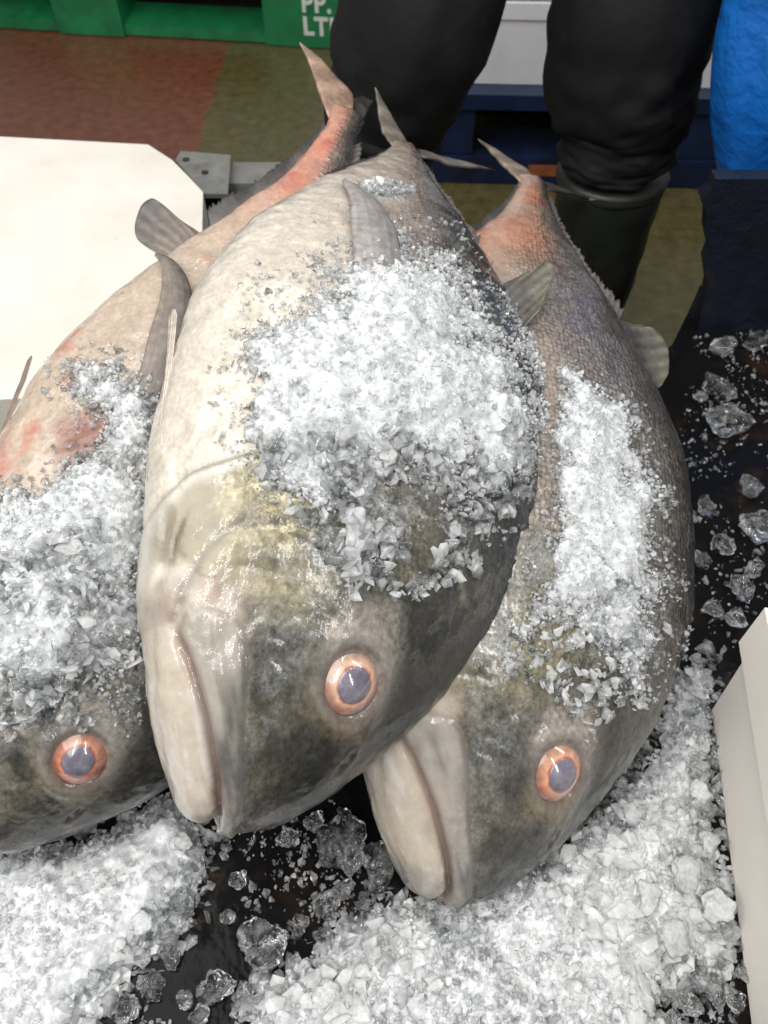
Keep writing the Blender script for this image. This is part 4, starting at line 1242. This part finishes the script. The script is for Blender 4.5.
def leg(hip, knee, low, boot_top, ankle, toe_dir, seed):
    # trousers leg
    tr = [hip, (A(hip) + A(knee)) / 2, knee, (A(knee) * .45 + A(low) * .55), A(low) + A([0, 0, .03]), low, A(low) - A([0, 0, .022])]
    V = tube(tr, [.125, .103, .094, .087, .080, .077, .070], 64, .11, seed)
    link('trouser_leg', tube_mesh('trouser_leg', V - off), cloth, pr)
    # boot: shaft bending into the foot
    td = A([toe_dir[0], toe_dir[1], 0]); td = td / np.linalg.norm(td)
    an = A(ankle)
    V = tube([boot_top, (A(boot_top) + an) / 2, an, an - A([0, 0, .06])], [.073, .066, .056, .054], 44, .06, seed + 5)
    bo = link('rubber_boot', tube_mesh('rubber_boot', V - off), rubber.m, pr)
    base = A([an[0], an[1], .048])
    V = tube([base - td * .085, base - td * .06, base, base + td * .08 + A([0, 0, -.004]), base + td * .15 + A([0, 0, -.012]), base + td * .185 + A([0, 0, -.016])], [.018, .046, .05, .047, .04, .012], 40, .02, seed + 6, 1.)
    V[..., 2] = np.maximum(V[..., 2], .012)
    link('boot_foot', tube_mesh('boot_foot', V - off), rubber.m, bo)
    # rim band
    q = A(boot_top)
    V = tube([q - A([0, 0, .012]), q - A([0, 0, .008]), q - A([0, 0, .002]), q + A([0, 0, .003])], [.073, .0742, .0742, .072], 44, 0, seed)
    link('boot_rim', tube_mesh('boot_rim', V - off), rubber.m, bo)


leg((.24, 1.10, .92), (.286, 1.0, .56), (.305, 1.0, .40), (.308, 1.0, .365), (.318, 1.0, .12), (-.2, -1), 3)
leg((.085, 1.12, .92), (.047, 1.03, .56), (.0, 1.05, .385), (-.005, 1.05, .355), (-.01, 1.06, .12), (.85, -.55), 14)
V = tube([(.155, 1.11, .82), (.155, 1.11, .9), (.155, 1.12, 1.0), (.155, 1.12, 1.08)], [.15, .185, .175, .165], 48, .04, 30, .75)
link('trouser_seat', tube_mesh('trouser_seat', V - off), cloth, pr)

# ------------------------------------------------------------------ camera, light, render settings
cam = bpy.data.cameras.new('Camera'); co = bpy.data.objects.new('Camera', cam); COL.objects.link(co)
co.location = CAM; co.rotation_euler = (rad(90) - PITCH, 0, 0)
cam.sensor_fit = 'VERTICAL'; cam.sensor_height = 24; cam.lens = F / 1024 * 24; cam.clip_start = .02; cam.clip_end = 200
cam.dof.use_dof = True; cam.dof.focus_distance = .45; cam.dof.aperture_fstop = 8.5
SC.camera = co



def lamp(name, loc, aim, sx, sy, power, col):
    l = bpy.data.lights.new(name, 'AREA'); l.shape = 'RECTANGLE'; l.size = sx; l.size_y = sy; l.energy = power; l.color = col
    o = bpy.data.objects.new(name, l); COL.objects.link(o); o.location = loc
    o.rotation_euler = (Vector(loc) - Vector(aim)).to_track_quat('Z', 'Y').to_euler()


# the covered market hall: one broad opening high at the left, a strip lamp at the right; other strips unseen, added for glints and fill
lamp('hall_light', (-1.05, -.3, 2.25), (.0, .35, .35), 2.3, 1.9, 52, (1., .97, .93))
for x, y, z, sx, sy, p in ((.75, .75, 2.4, .05, 1.3, 8), (-.35, 1.3, 2.5, 1.3, .05, 8), (.85, -1.2, 2.2, .06, 1.3, 13), (-.65, -1.0, 2.25, .06, 1.3, 10), (.1, .55, 2.5, .05, 1.2, 6), (.5, 1.9, 2.6, 1.3, .05, 7), (1.5, .1, 2.3, .05, 1.3, 8)):
    lamp('glint_fill_strip', (x, y, z), (.05, .35, .4), sx, sy, p, (1., .98, .95))
w = bpy.data.worlds.new('World'); SC.world = w; w.use_nodes = True
bg = w.node_tree.nodes['Background']; bg.inputs[0].default_value = (.92, .97, 1., 1); bg.inputs[1].default_value = .25
SC.view_settings.view_transform = 'Standard'; SC.view_settings.look = 'None'; SC.view_settings.exposure = .08; SC.view_settings.gamma = 1
SC.cycles.use_denoising = True; SC.cycles.adaptive_threshold = .02
SC.cycles.transparent_max_bounces = 40; SC.cycles.diffuse_bounces = 6; SC.cycles.max_bounces = 12; SC.cycles.transmission_bounces = 8; SC.cycles.sample_clamp_indirect = 4
